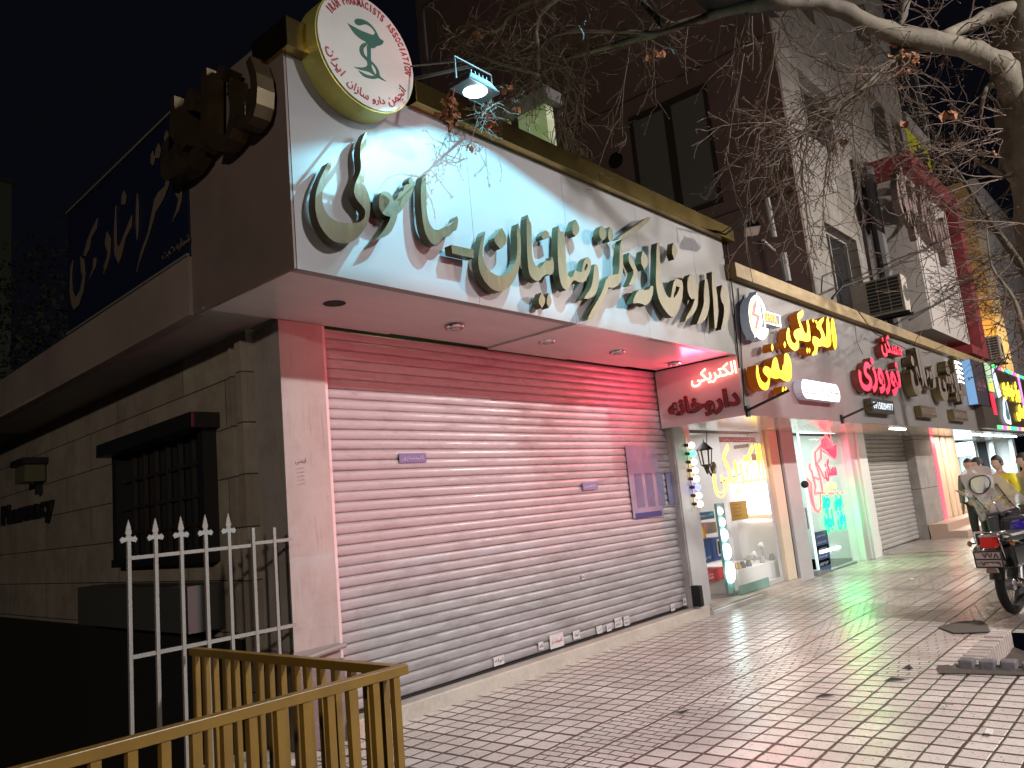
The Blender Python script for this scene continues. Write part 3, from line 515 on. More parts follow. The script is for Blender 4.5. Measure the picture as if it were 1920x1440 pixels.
# ================================================================== FLOODLIGHTS
def floodlight(c,label,lit,arm_to,rz=0):
    t=T('floodlight',label,'floodlight',c,'floodlights held out over the shop signs')
    c=Vector(c); q=Matrix.Rotation(rz,3,'Z')
    def P(x,y,z): return c+q@Vector((x,y,z))
    a=M(); a.hexa([P(-.17,-.10,0),P(.17,-.10,0),P(.17,.10,.0),P(-.17,.10,.0),P(-.10,-.06,.09),P(.10,-.06,.09),P(.10,.06,.09),P(-.10,.06,.09)]); h=a.build('housing',black,t,bevel=.006)
    for k in range(5): M().hexa([P(-.08+.04*k,-.05,.09),P(-.074+.04*k,-.05,.09),P(-.074+.04*k,.05,.09),P(-.08+.04*k,.05,.09),P(-.08+.04*k,-.05,.12),P(-.074+.04*k,-.05,.12),P(-.074+.04*k,.05,.12),P(-.08+.04*k,.05,.12)]).build('fin',black,h)
    if lit: M().lathe(P(0,0,-.004),[(0,-.012),(.05,-.010),(.085,-.003),(.09,.001)],20).build('lens',em('cool_led',(.62,.93,1),5),t,smooth=True)
    else: M().hexa([P(-.14,-.08,-.02),P(.14,-.08,-.02),P(.14,.08,-.02),P(-.14,.08,-.02),P(-.15,-.09,-.001),P(.15,-.09,-.001),P(.15,.09,-.001),P(-.15,.09,-.001)]).build('lens',mat('dead_lens',(.55,.5,.5),.15),t)
    b=M(); b.tube([P(-.19,0,.03),P(-.19,0,.20),P(.19,0,.20),P(.19,0,.03)],.009,6); b.tube([P(0,0,.20),Vector(arm_to)],.013,6); b.tube([P(-.1,0,.20),Vector(arm_to)+Vector((-.15,0,.05))],.007,5)
    b.build('arm',mat('arm_grey',(.12,.13,.13),.5,metal=.5),t); return t
FL=floodlight((3.98,3.45,4.60),'lit black floodlight on an arm above the big brass letters',True,(3.98,4.2,5.02))
FL2=floodlight((9.08,3.62,4.70),'unlit black floodlight hanging where the two fascias meet',False,(9.9,5.0,4.75),rz=.5)
FL3=T('floodlight','added unseen floodlight on the longest arm washing the brass letters evenly','floodlight',(5.3,2.35,6.3),'floodlights held out over the shop signs')
dn=Vector((0,1.77,-2.6)).normalized(); c3=Vector((5.3,2.4,6.2)); sx3=Vector((1,0,0)); sy3=dn.cross(sx3).normalized()
M().hexa([c3-dn*.02+sx3*a*.15+sy3*b*.10 for a,b in ((-1,-1),(1,-1),(1,1),(-1,1))]+[c3-dn*.11+sx3*a*.10+sy3*b*.06 for a,b in ((-1,-1),(1,-1),(1,1),(-1,1))]).build('housing',black,FL3)
M().tube([c3-dn*.10,(5.3,2.4,6.8),(5.3,5.2,6.8),(5.3,5.2,4.7)],.02,6).build('arm',black,FL3)
up_=[(-.5,3.8),(1.5,3.9),(2.9,4.10),(3.4,4.30),(3.8,4.50),(4.2,4.66),(4.8,4.72),(5.4,4.58),(6.2,4.4),(7.5,4.3),(9.5,4.1),(14,4.0)]
tp=[c3.lerp(Vector((x,4.17,z)),.12) for x,z in up_]; M().slab([Vector((p.x,c3.y+.212,p.z)) for p in tp]+[Vector((c3.x+1.2,c3.y+.212,c3.z+.3)),Vector((c3.x-.7,c3.y+.212,c3.z+.3))],(0,.004,0)).build('beam_mask',black,FL3)  # unseen plate added to shape the upper edge of the sign light
lo_=[c3.lerp(Vector((x,4.165,3.315)),.12) for x in (-.5,14)]; M().slab([lo_[0],lo_[1],lo_[1]+Vector((0,-.6,-.35)),lo_[0]+Vector((0,-.6,-.35))],(0,0,-.004)).build('beam_mask',black,FL3)  # second added plate keeps the sign light off the ground
lamp('floodlight_spill','POINT',(3.98,3.36,4.53),5,(.7,.95,1),parent=FL,shadow_soft_size=.05)
LAMP_SIGN.parent=FL3; LAMP_SIGN.location-=ORG[FL3.name]
lamp('floodlight_glow','SPOT',(3.98,3.45,4.56),56,(.42,.88,1),aim=(4.05,3.92,3.85),parent=FL,spot_size=R(132),spot_blend=.35,shadow_soft_size=.13)
for (o,p) in LIGHTS:
    if p is not None and o.parent is None: o.parent=p; o.location=o.location-ORG[p.name]
# ================================================================== SHOP ROW
SR=T('shop_row','row of small shops under one long grey fascia beyond the closed pharmacy','building',(9.45,5.3,0))
M().box((9.415,4.17,2.512),(9.99,4.2,4.30)).box((9.99,4.17,2.512),(33,4.2,4.30)).build('fascia',grey_panel,SR)
M().box((9.352,4.165,2.505),(9.412,5.36,3.279)).build('fascia_side',mat('fascia_side',(.50,.44,.46),.38,bump=(4,.05),var=(2,.3,(.4,.35,.36))),SR)
M().box((9.47,4.06,4.303),(34,4.5,4.50)).build('trim',mat('brown_trim',(.32,.22,.09),.5,metal=.3,bump=(8,.3),var=[(1.5,.7,(.18,.12,.06)),(9,.6,(.45,.36,.2),(.4,1,1))]),SR,bevel=.006)
sof2=mat('glossy_soffit',(.55,.53,.50),.14,bump=(2,.08),spec=.8)
M().box((9.414,4.202,2.512),(21.9,5.42,2.53)).box((21.9,4.202,2.512),(33,5.9,2.53)).build('soffit',sof2,SR)
M().box((9.42,4.202,2.54),(33,5.9,4.295)).build('fascia_core',dark,SR)
M().box((9.65,5.905,2.76),(33,12,4.3)).box((9.65,5.425,2.532),(21.9,5.555,2.54)).build('upper_slab',mat('roof_grey',(.1,.09,.09),.8),SR)
# jamb between pharmacy shutter and lighting shop
jm=mat('grey_jamb',(.42,.42,.43),.45,var=[(3,.4,(.32,.31,.31))])
M().box((9.502,5.28,.13),(9.95,5.55,2.512)).build('jamb',jm,SR)
M().box((9.80,5.20,-.02),(12.95,5.45,.085)).build('step',kerbm,SR,bevel=.01)
M().box((9.80,5.45,-.02),(13.2,9.6,.088)).build('shop_floor',mat('shop_floor_tile',(.55,.5,.46),.25),SR)
M().box((9.78,5.17,-.01),(11.35,5.30,.055)).build('door_ramp',alum,SR,bevel=.005)
# frames
wood=mat('cream_post',(.62,.52,.40),.5,var=(4,.3,(.5,.42,.32)))
M().box((12.62,5.28,.085),(12.98,5.40,2.512)).build('post',wood,SR,bevel=.006)
M().box((12.99,5.30,.085),(13.06,5.42,2.512)).build('post_groove',dark,SR)
M().box((13.06,5.25,.0),(13.62,5.55,2.512)).build('post',jm,SR,bevel=.006)
M().box((16.35,5.22,-.02),(16.76,5.5,2.512)).build('post',mat('white_post',(.66,.66,.66),.4),SR,bevel=.005)
M().box((16.765,5.28,-.02),(16.86,5.5,2.512)).build('post_groove',dark,SR)
M().box((16.86,5.20,-.02),(17.35,5.55,2.512)).build('post',whitep,SR,bevel=.005)
# interior shells
inn=mat('interior_white',(.72,.72,.74),.6)
def room(x0,x1,y0,y1,z1,name,m1,emit=None):
    M().box((x0,y1,0),(x1,y1+.1,z1)).box((x0-.08,y0,0),(x0,y1,z1)).box((x1,y0,0),(x1+.08,y1,z1)).build(name,m1,SR); M().box((x0,y0,z1),(x1,y1,z1+.03)).build('ceiling',inn,SR)
room(9.62,13.12,5.56,9.4,2.66,'interior_wall',inn)
room(13.24,17.0,5.58,10.5,2.70,'interior_wall',mat('interior_mint',(.55,.66,.62),.6))
def area(loc,sx,sy,e,c,aim=(0,0,-1),par=SR):
    o=lamp('area_glow','AREA',loc,e,c,aim=Vector(loc)+Vector(aim),shape='RECTANGLE',size=sx,size_y=sy); o.parent=par; o.location=o.location-ORG[par.name]; return o
area((11.8,6.5,2.62),2.0,1.4,24,(1,.98,.95)); area((15.7,6.7,2.66),1.8,1.6,62,(.88,1,.97))
led=em('led_white',(1,1,1),9); 
for k in range(2): M().box((14.2+1.3*k,6.3,2.66),(15.2+1.3*k,6.5,2.69)).build('ceiling_strip',led,SR)
M().box((16.9,4.5,2.498),(17.9,4.56,2.511)).build('soffit_strip_light',em('strip_glow',(1,.98,.9),12),SR)
# glazing of lighting shop
M().box((11.02,5.36,.09),(12.62,5.372,2.512)).build('display_window',glass,SR)
fr=M().box((11.0,5.35,.088),(12.62,5.40,.16)).box((12.58,5.35,.16),(12.62,5.40,2.51)); fr.build('window_frame',alum,SR)
M().box((10.98,5.34,.09),(12.0,5.36,.22)).build('window_skirt',mat('green_glass_edge',(.18,.34,.30),.2),SR)
# leaning glass lamp panel with round led lamps
LP=T('lamp_display_panel','tall pale green leaning panel carrying a column of round lit lamps in the shop doorway','display',(10.72,5.5,.1))
PN=(0,5.42,0); q=[aY(1343,944,5.42),aY(1368,1112,5.42),aY(1392,1110,5.42),aY(1359,942,5.42)]
M().slab([aY(1343,944,5.42),aY(1367,1113,5.42),aY(1379,1112,5.42),aY(1357,943,5.42)],(0,.04,0)).build('panel',mat('teal_board',(.22,.42,.40),.35),LP)
for (x,y,r) in ((1351,958,6),(1355,979,7),(1359,1003,10),(1364,1034,13),(1370,1073,17)):
    c=aY(x,y,5.40); rr=r/FP*11.6*1.12; M().lathe(c,[(0,.02),(rr*.8,.018),(rr,0)],20,axis=(0,-1,0)).build('round_lamp',em('panel_led',(.75,1,.98),7),LP,smooth=True)
# bulb test board
BB=T('bulb_board','narrow wall board with a vertical row of eight coloured lit bulbs beside the shutter','display',(9.9,5.3,1.5))
M().slab([aY(1283,812,5.27),aY(1289,812,5.27),aY(1309,952,5.27),aY(1303,952,5.27)],(0,.02,0)).build('board',mat('cream_board',(.4,.35,.28),.5),BB)
bc=[(1,.9,.75),(.05,.8,.45),(1,.9,.7),(1,.75,.35),(1,.85,.7),(.1,.12,1),(1,.88,.7),(1,.9,.75)]
for i,c in enumerate(bc):
    x=1296.5+i*2.25; y=835+i*15.7; p=aY(x,y,5.20); M().ball(p,.046,12).build('bulb',em('bulb_%d'%i,c,5),BB,smooth=True)
    M().tube([p-CR*.10,p-CR*.03],.022,8).build('socket',black,BB)
# wall lantern
LT=T('wall_lantern','black carriage lantern hanging on the white wall inside the lighting shop','lamp',tuple(aY(1325,880,5.9)))
p=aY(1322,852,5.9); a=M(); a.lathe(p,[(.0,.26),(.012,.2),(.03,.19),(.13,.09),(.14,.07),(.10,.07)],8); a.lathe(p,[(.10,-.16),(.05,-.2),(.02,-.3),(0,-.32)],8)
for k in range(6):
    an=k*math.pi/3; a.tube([p+Vector((.11*math.cos(an),.11*math.sin(an),.07)),p+Vector((.08*math.cos(an),.08*math.sin(an),-.16))],.009,4)
a.build('cage',black,LT); M().lathe(p,[(.09,.06),(.07,-.15)],12).build('glass',glass,LT); M().tube([p+Vector((0,0,-.2)),p+Vector((.12,0,-.34)),p+Vector((.25,0,-.2))],.015,6).lathe(p+Vector((.25,0,-.22)),[(0,0.02),(.1,.0),(.1,-.02)],12,axis=(0,-1,0)).build('bracket',black,LT)
# shelves of lamps glowing at the back
SV=T('lamp_shelves','bright glowing shelves stacked with lit lamps at the back of the lighting shop','shelving',(12.2,8.8,0.1))
g1=em('shelf_glow',(1,.99,.96),6); g2=em('shelf_glow_warm',(1,.80,.50),3)
def sh(x0,y0,x1,y1,Y,mt,n,par,d=.03):
    if Y<6: p=aY(x0,y1,Y); q=aY(x1,y0,Y); return M().box((p.x,Y,p.z),(q.x,Y+d,q.z)).build(n,mt,par)
    X=13.0-(6.9-Y)*.3; p=aX(x0,y1,X); q=aX(x1,y0,X); return M().box((X,min(p.y,q.y),min(p.z,q.z)),(X+d,max(p.y,q.y),max(p.z,q.z))).build(n,mt,par)
sh(1392,869,1444,899,6.7,g1,'lit_shelf',SV); sh(1380,905,1448,936,6.72,g1,'lit_shelf',SV); sh(1398,938,1452,972,6.7,g1,'lit_shelf',SV)
sh(1372,900,1448,904,6.68,whitep,'shelf_board',SV); sh(1392,972,1455,976,6.68,g2,'shelf_board',SV); sh(1394,976,1456,1064,6.9,mat('cabinet_white',(.6,.6,.58),.5),'cabinet',SV)
for i in range(6): p=aX(1400+9*i,968,12.85); M().ball(p,.06,8,(1.3,1,.8)).build('small_lamp',mat('peach_shade',(.7,.4,.25),.5,emit=(1,.5,.25),es=.6),SV,smooth=True)
for x,y,w_,h_,c in ((1376,832,26,10,(.2,.16,.13)),(1420,830,20,18,(.5,.33,.18)),(1410,848,26,16,(.45,.3,.2))): sh(x,y,x+w_,y+h_,6.65,mat('box_%d'%x,c,.6),'goods_box',SV)
HS=T('hanging_sign','narrow grey sign hanging inside the top of the display window','sign',tuple(aY(1385,825,5.7)))
sh(1352,820,1416,829,5.5,mat('purple_grey',(.25,.22,.30),.5),'board',HS); text('words',fa('لوستر و لوازم برقی'),aY(1356,828,5.495),XR,ZU,1.0,.05,whitep,HS,.003)
M().tube([aY(1325,806,5.7),aY(1325,840,5.7)],.006,4).tube([aY(1400,800,5.7),aY(1401,822,5.7)],.004,4).build('wire',black,HS)
YP=T('price_notice','mustard yellow paper notice hanging in the display window','notice',tuple(aY(1386,978,5.34)))
sh(1373,938,1399,977,5.34,mat('mustard_paper',(.32,.25,.05),.6),'paper',YP,.004)
for i in range(4): text('line',fa('لامپ کم مصرف'),aY(1376,948+7*i,5.338),XR,ZU,.26,.025,mat('ink_brown',(.1,.07,.02),.6),YP,.001)
# window bottom goods
tb=aY(1440,1058,5.7)
DT=T('display_table','white display ledge with small lamps and fittings behind the window','display',(11.9,5.8,.09)); M().box((11.1,5.5,.09),(12.95,6.6,.40)).build('ledge',whitep,DT)
def desk_lamp(x,y,label):
    p=aY(x,y,5.72); t=T('desk_lamp',label,'lamp',(p.x,p.y,.402),'small desk lamps in the shop window'); b=Vector((p.x,p.y,.402))
    M().lathe(b,[(0,.02),(.07,.015),(.075,0)],14).build('base',whitep,t,smooth=True); M().tube([b,b+Vector((.05,0,.15)),p],.008,6).build('arm',chrome,t)
    M().lathe(p,[(.02,.08),(.035,.05),(.075,-.02),(.07,-.02),(.03,.04)],14,axis=(.5,-.1,.8)).build('shade',whitep,t,smooth=True); return t
desk_lamp(1413,1042,'small white desk lamp left of the other in the shop window'); desk_lamp(1426,1025,'taller white desk lamp with round head in the shop window')
for i,(x,y,c) in enumerate(((1384,1066,(.7,.45,.1)),(1395,1078,(.1,.12,.12)),(1404,1058,(.15,.15,.16)),(1382,1044,(.6,.25,.35)),(1448,1050,(.2,.2,.2)),(1432,1066,(.4,.4,.4)))):
    p=aY(x,y,5.6); p.z=.402; M().lathe(p,[(0,0),(.045,0),(.05,.03),(.03,.09),(.035,.1),(0,.1)],10).build('light_fitting',mat('fit_%d'%i,c,.4),None,smooth=True,label=['orange round light fitting on the window ledge','black squat light fitting on the window ledge','dark grey light fitting beside the desk lamps','pink light fitting near the leaning lamp panel','dark fitting at the right end of the window ledge','pale grey fitting low in the window'][i],cat='light fitting')
# posters and cartons in the doorway
def carton(name,x0,y0,x1,y1,c,lines,label,ink=(.8,.8,.8),Y=5.62,d=.25):
    p=aY(x0,y1,Y); q=aY(x1,y0,Y); t=T(name,label,'box' if name=='carton' else 'poster',(p.x,Y,p.z)); M().box((p.x,Y,p.z),(q.x,Y+d,q.z)).build('panel',mat('cart_%02d%02d%02d'%tuple(int(k*99) for k in c),c,.45,var=(9,.3,tuple(k*.6 for k in c))),t)
    h=q.z-p.z
    for i,(l,fx,fz,fw,fh) in enumerate(lines): text('print',l,(p.x+(q.x-p.x)*fx,Y-.002,p.z+h*fz),XR,ZU,(q.x-p.x)*fw,h*fh,mat('ctink_%02d%02d%02d'%tuple(int(k*99) for k in ink),ink,.5),t,.002)
    return t,p,q
carton('poster',1311,958,1338,976,(.03,.25,.50),[('TONI LAMPS',.1,.35,.8,.3)],'bright blue poster at the top of the shop doorway')
carton('poster',1312,978,1342,1004,(.55,.45,.40),[],'photo poster of a building under the blue one',Y=5.63)
t,p,q=carton('carton',1316,1006,1350,1058,(.05,.12,.40),[('5W',.15,.15,.3,.12)],'blue carton with yellow lamp picture in the doorway')
M().box((p.x+.06,5.612,p.z+.35),(p.x+.22,5.618,p.z+.52)).build('picture',mat('yellow_print',(.7,.5,.1),.5),t); M().box((q.x-.16,5.60,p.z+.06),(q.x-.03,5.617,q.z-.03)).build('picture_frame',whitep,t); M().box((q.x-.14,5.595,p.z+.09),(q.x-.05,5.599,q.z-.06)).build('picture_core',black,t)
carton('carton',1318,1062,1358,1096,(.62,.04,.05),[(fa('مارک'),.1,.50,.38,.25),('MARAK',.1,.28,.4,.16)],'red carton with white lettering on the doorway floor')
# ---- neon words on glass
neon_y=em('neon_yellow',(1,.62,.06),3.2); neon_r=em('neon_red',(1,.22,.16),9); neon_r2=em('neon_red_soft',(1,.03,.06),2.6); neon_g=em('neon_green',(.0,1,.22),2.4)
NY=T('window_neon_word','yellow neon outline word hanging inside the lighting shop window','neon sign',tuple(aY(1380,935,5.42)))
def neon(body,bl,tr,Y,mt,par,tube,plane='Y'):
    p=aY(*bl,Y); q=aY(*tr,Y); return text('neon_tube',body,p,XR,ZU,q.x-p.x,q.z-p.z,mt,par,tube=tube)
neon(fa('الکتریکی'),(1342,935),(1425,832),5.43,neon_y,NY,.013)
M().tube([aY(1352,905,5.44),aY(1424,872,5.44)],.008,4).tube([aY(1380,925,5.44),aY(1410,905,5.44)],.008,4).build('hanger',dark,NY)
# estate agency
M().box((14.02,5.34,.03),(16.35,5.352,2.45)).build('glass_door',mat('mint_glass',(.75,1,.92),.03,alpha=.16),SR)
M().tube([aY(1492,790,5.33),aY(1536,1078,5.33)],.022,6).build('door_edge',em('door_edge_glow',(.8,1,.97),1.0),SR)
M().tube([aY(1500,811,5.33),aY(1565,812,5.33)],.015,6).build('door_top_rail',em('door_edge_glow2',(.85,.95,1),1.6),SR)
M().tube([aY(1536,1036,5.33),aY(1574,1026,5.33)],.03,6).build('led_bar',em('led_bar_glow',(.85,.95,1),4),SR)
M().box((13.95,5.3,0),(14.1,5.42,.09)).box((16.0,5.3,-.01),(14.1,5.4,.03)).build('door_foot',steel,SR)
M().tube([aY(1510,952,5.28),aY(1516,992,5.28)],.014,6).build('door_handle',chrome,SR); M().ball(aY(1509,908,5.30),.07,10).build('door_hinge',black,SR)
M().box((14.2,7.2,0.03),(15.2,7.8,1.1)).build('counter',mat('counter_white',(.6,.68,.66),.4),SR); M().box((14.1,7.15,1.1),(15.3,7.85,1.14)).build('counter_top',mat('counter_top',(.12,.14,.14),.4),SR)
a=M(); 
for i in range(14):
    u=aX(1490+rnd.uniform(-3,24),840+rnd.uniform(0,90),16.9); v=u+Vector((0,rnd.uniform(-.8,.8),rnd.uniform(-.5,.5))); a.tube([(16.88,u.y,u.z),(16.88,v.y,v.z)],.012,4)
a=M()
for i in range(16):
    u=Vector((14.3+rnd.uniform(-.1,1.2),10.48,1.1+rnd.uniform(0,1.3))); a.tube([u,u+Vector((rnd.uniform(-.5,.5),0,rnd.uniform(-.4,.4)))],.012,4)
a.build('map_lines',dark,SR)
for i in range(4):
    p=aY(1531+2.6*i,998+27*i,5.30); M().box((p.x-.05,5.325,p.z-.36),(p.x+.58,5.332,p.z)).build('info_board',mat('navy_info',(.03,.05,.14),.4),SR)
    for k in range(3): text('info_text',fa('خرید فروش'),(p.x+.02,5.322,p.z-.11*k-.1),XR,ZU,.45,.05,mat('pale_ink',(.4,.5,.6),.5),SR,.001)
NR=T('agency_neon_sign','red neon house outline above green neon words on the glass door','neon sign',tuple(aY(1560,960,5.3)))
Zn=lambda L:[aY(1500+x/4.8,780+y/4.8,5.31) for x,y in L]
for L in ([(185,265),(135,330),(145,440),(190,380),(185,265)],[(145,440),(185,570),(205,700)],[(90,430),(85,470),(105,500),(120,550),(185,572)],[(160,440),(200,520),(225,565)],[(60,560),(100,610),(105,700),(130,830),(165,865),(190,830),(185,700),(160,690)],[(105,500),(140,640),(130,700),(180,690),(230,700),(380,690)],[(200,310),(315,390)],[(75,620),(100,760),(140,850)]): M().tube(Zn(L),.016,5).build('neon_tube',em('neon_red_line',(1,.06,.07),3.4),NR)
M().slab(Zn([(200,210),(230,190),(262,215),(275,260),(300,280),(330,250),(330,350),(318,390),(290,365),(255,320),(225,300),(200,270)]),(0,.02,0)).build('neon_tube',neon_r2,NR)
text('neon_tube',fa('املاک'),Zn([(205,300)])[0]-Vector((0,.02,0)),XR,ZU,.5,.3,em('neon_red_line',(1,.06,.07),3.4),NR,tube=.012)
p=Zn([(230,590)])[0]; text('neon_tube',fa('مسکن'),(p.x,5.30,p.z),XR,ZU,.62,.42,neon_r2,NR,.015,bold=.02)
p=Zn([(235,690)])[0]; text('neon_tube',fa('سس'),(p.x,5.29,p.z),XR,ZU,.5,.17,em('neon_orange',(1,.45,.08),4),NR,.015)
for (bx,by,w_,h_,s) in ((205,890,.42,.40,'خرید'),(312,860,.42,.36,'فروش'),(230,1065,.46,.42,'اجاره'),(345,1035,.44,.36,'رهن')):
    p=Zn([(bx,by)])[0]; text('neon_tube',fa(s),(p.x,5.30,p.z),XR,ZU,w_,h_,neon_g,NR,.015,bold=.035)
g_=area((15.5,5.24,1.15),.9,.6,24,(0,1,.25),aim=(.1,-1,-.7),par=NR); g_=area((15.2,5.24,1.95),.5,.6,16,(1,.05,.08),aim=(.2,-1,-.2),par=NR)  # area lamps added at the neon to strengthen its green and red spill
g_=area((16.2,5.0,1.1),.4,.9,3.5,(0,1,.3),aim=(1,.15,0),par=NR); g_=area((16.2,5.0,2.0),.4,.7,3.5,(1,.1,.2),aim=(1,.15,0),par=NR)  # more added area lamps, tinting the posts green and red
# shutter of fourth shop
M().box((17.35,5.55,-.02),(21.2,5.6,.02)).build('threshold',kerbm,SR)
shutter(17.42,21.0,5.42,.03,2.50,.10,SR,mat('grey_shutter_metal',(.42,.41,.40),.4,metal=.0,var=[(3,.5,(.28,.26,.25),(1,1,3))],spec=.6),nx=40,bulge=.022)
M().box((21.0,5.18,-.02),(23.0,5.6,2.512)).build('wall_pier',brick_like('grey_tile_pier',(.36,.34,.34),3,1.2,'XZ',mw=.008,var=.05),SR)
# lit cream columns; pink light on the pier put in as a glowing strip
pk=em('pink_led',(1,.08,.16),2.2)
M().box((22.70,5.165,.1),(23.04,5.178,2.5)).build('pink_glow_strip',em('pink_glow_soft',(1,.10,.16),1.1),SR)
for i,(x0,x1) in enumerate(((23.05,23.75),(23.95,24.4),(24.6,25.6))): M().box((x0,5.2,.1),(x1,5.55,2.51)).build('column',mat('peach_column',(.70,.55,.42),.4),SR,bevel=.03)
area((24.2,4.7,2.49),2.0,.4,60,(1,.8,.6))  # area lamp added under the soffit to brighten the columns
ST=T('entrance_steps','two pale stone steps in front of the cream columns','steps',(21.9,4.5,0))
M().box((21.0,4.35,.0),(26,5.15,.16)).build('step',mat('pink_stone',(.5,.36,.3),.5,bump=(9,.1)),ST); M().box((21.0,4.75,.162),(26,5.16,.34)).build('step',mat('pink_stone',(.5,.36,.3),.5),ST)
# far lit shop
M().box((34,5.0,0),(34.1,10,2.6)).box((25.7,9.0,0),(34,9.1,2.6)).build('far_shop_wall',mat('far_wall_grey',(.42,.47,.45),.5),SR)
for i in range(5): M().box((33.7,5.0+.62*i,0),(33.95,5.14+.62*i,2.5)).build('far_shop_post',mat('pale_steel_post',(.35,.39,.38),.3,metal=.4),SR)
for y in (5.9,6.9): M().box((33.96,y,0),(33.99,y+.3,2.5)).build('far_shop_dark_panel',dark,SR)
for i in range(6): M().box((25.6+1.25*i,4.7,2.49),(26.5+1.25*i,4.78,2.51)).build('soffit_strip_light',em('cold_strip',(.75,.88,1),9),SR)
area((30.5,6.2,2.44),4,1.5,700,(.85,.95,1))
SC=T('menu_screen','pale blue lit menu board with rows of small text hanging in the far shop','screen',tuple(aX(1806,856,30)))
p=aX(1794,856,30); q=aX(1823,828,30); M().box((30,q.y,p.z),(30.05,p.y,q.z)).build('screen',em('screen_blue',(.55,.85,.95),1.1),SC)
for i in range(7): text('line',fa('سیب زمینی  پیتزا  ساندویچ'),(29.99,p.y-.04,q.z-.1-(i+1)*(q.z-p.z-.15)/7.3),(0,-1,0),ZU,(p.y-q.y)*.85,.06,mat('screen_ink',(.1,.3,.35),.5),SC,.002)
# brackets under fascia
for x,y,l in ((1401,770,'slim black bracket pointing out near the start of the fascia'),(1578,785,'slim black bracket pointing out above the estate agency')):
    p=aY(x,y,4.16); t=T('banner_bracket',l,'bracket',tuple(p),'empty banner brackets on the fascia'); M().tube([p,p+Vector((.05,-.55,.17))],.018,6).build('arm',black,t); M().box((p.x-.04,4.14,p.z-.08),(p.x+.04,4.169,p.z+.06)).build('plate',black,t)
# ================================================================== SIGNS ON THE FASCIA
Y8=(1380,540,1883/340); YB=4.02
ylw=em('yellow_face',(1,.66,.0),1.9); yside=mat('orange_side',(.09,.03,.003),.5,emit=(1,.20,.0),es=.13)
ES=T('electric_shop_sign','glowing yellow box letters of the lighting shop on the grey fascia','sign',tuple(aY(1500,760,4.1)))
YL=[[(1000,310),(1015,330),(1030,420),(1045,520),(1045,610),(1030,640),(1015,620),(1000,520),(985,420),(985,340)],
[(950,290),(965,330),(980,440),(990,540),(985,600),(950,620),(900,600),(850,610),(840,690),(790,700),(790,680),(820,640),(812,600),(790,560),(800,500),(840,510),(872,540),(890,500),(870,440),(840,420),(835,380),(870,330),(915,300),(910,340),(880,390),(900,430),(925,500),(937,540),(942,440),(935,360)],
[(695,225),(700,290),(660,330),(690,400),(710,460),(735,480),(742,420),(730,340),(748,330),(765,400),(775,500),(770,550),(730,560),(690,545),(650,540),(655,590),(650,630),(610,655),(560,620),(530,560),(520,480),(540,410),(555,420),(560,500),(580,560),(610,580),(630,550),(600,500),(600,450),(640,420),(670,425),(650,360),(635,290),(640,260)],
[(800,320),(815,335),(805,360),(790,340)],[(830,330),(845,345),(835,375),(822,350)],[(740,615),(752,640),(742,680),(728,650)],[(762,620),(774,650),(762,680),(752,650)],
[(515,675),(545,690),(570,760),(580,850),(575,940),(550,970),(500,965),(455,930),(420,945),(380,935),(355,920),(350,990),(335,1050),(300,1065),(250,1040),(220,960),(205,880),(215,800),(230,810),(235,880),(260,960),(300,990),(330,970),(335,930),(290,890),(275,850),(300,810),(340,820),(368,850),(372,800),(385,740),(410,715),(430,740),(440,800),(455,860),(482,850),(486,800),(500,790),(500,700)],
[(375,575),(392,620),(378,660),(362,615)],[(505,550),(522,590),(508,625),(492,590)],[(487,1020),(498,1050),(487,1095),(475,1060)],[(515,1020),(528,1055),(515,1100),(503,1060)]]
letters([(Y8,L,None) for L in YL],YB,.13,ylw,ES,'letter',side=yside)
LG=T('lightning_badge','round white lit badge with a red lightning bolt and a small orange name tab','sign',tuple(aY(1420,640,4.1)))
wl=em('white_face',(1,1,1),1.3); wside=mat('grey_side',(.35,.37,.4),.4,emit=(.6,.7,.9),es=.10)
z8=lambda L,Y:[aY(1380+x/5.538,540+y/5.538,Y) for x,y in L]
RING=[(215,75),(235,85),(265,120),(290,170),(305,215),(300,235),(460,285),(472,410),(310,365),(312,415),(340,425),(330,480),(310,520),(280,543),(240,530),(205,495),(195,525),(192,490),(160,430),(140,350),(130,250),(135,170),(155,110),(185,80),(208,72),(222,30)]
o=M().slab(z8(RING,YB),(0,.12,0)).build('face',[wl,wside],LG)
for p in o.data.polygons: p.material_index=0 if p.normal.y<-.7 else 1
M().slab(z8([(195,110),(165,130),(145,180),(140,260),(150,350),(175,420),(205,480),(215,480),(180,400),(160,320),(155,220),(170,150),(200,120)],YB-.004),(0,.002,0)).build('orange_arc',em('orange_arc',(1,.55,.02),1.2),LG)
M().slab(z8([(208,110),(178,185),(165,280),(218,305),(200,400),(205,470),(250,290),(195,262),(212,190)],YB-.006),(0,.002,0)).build('bolt',em('bolt_red',(.9,.05,.04),1.0),LG)
M().slab(z8([(300,255),(450,290),(455,385),(300,350)],YB-.004),(0,.002,0)).build('name_tab',mat('tab_grey',(.25,.25,.28),.5),LG)
text('name',"SHVA",z8([(300,340)],YB-.007)[0],Vector((1,0,0)),ZU,.42,.13,em('orange_arc',(1,.55,.02),1.2),LG,.003,bold=.02); text('monogram','J',z8([(272,410)],YB-.007)[0],XR,ZU,.08,.32,mat('monogram_ink',(.1,.12,.2),.5),LG,.003)
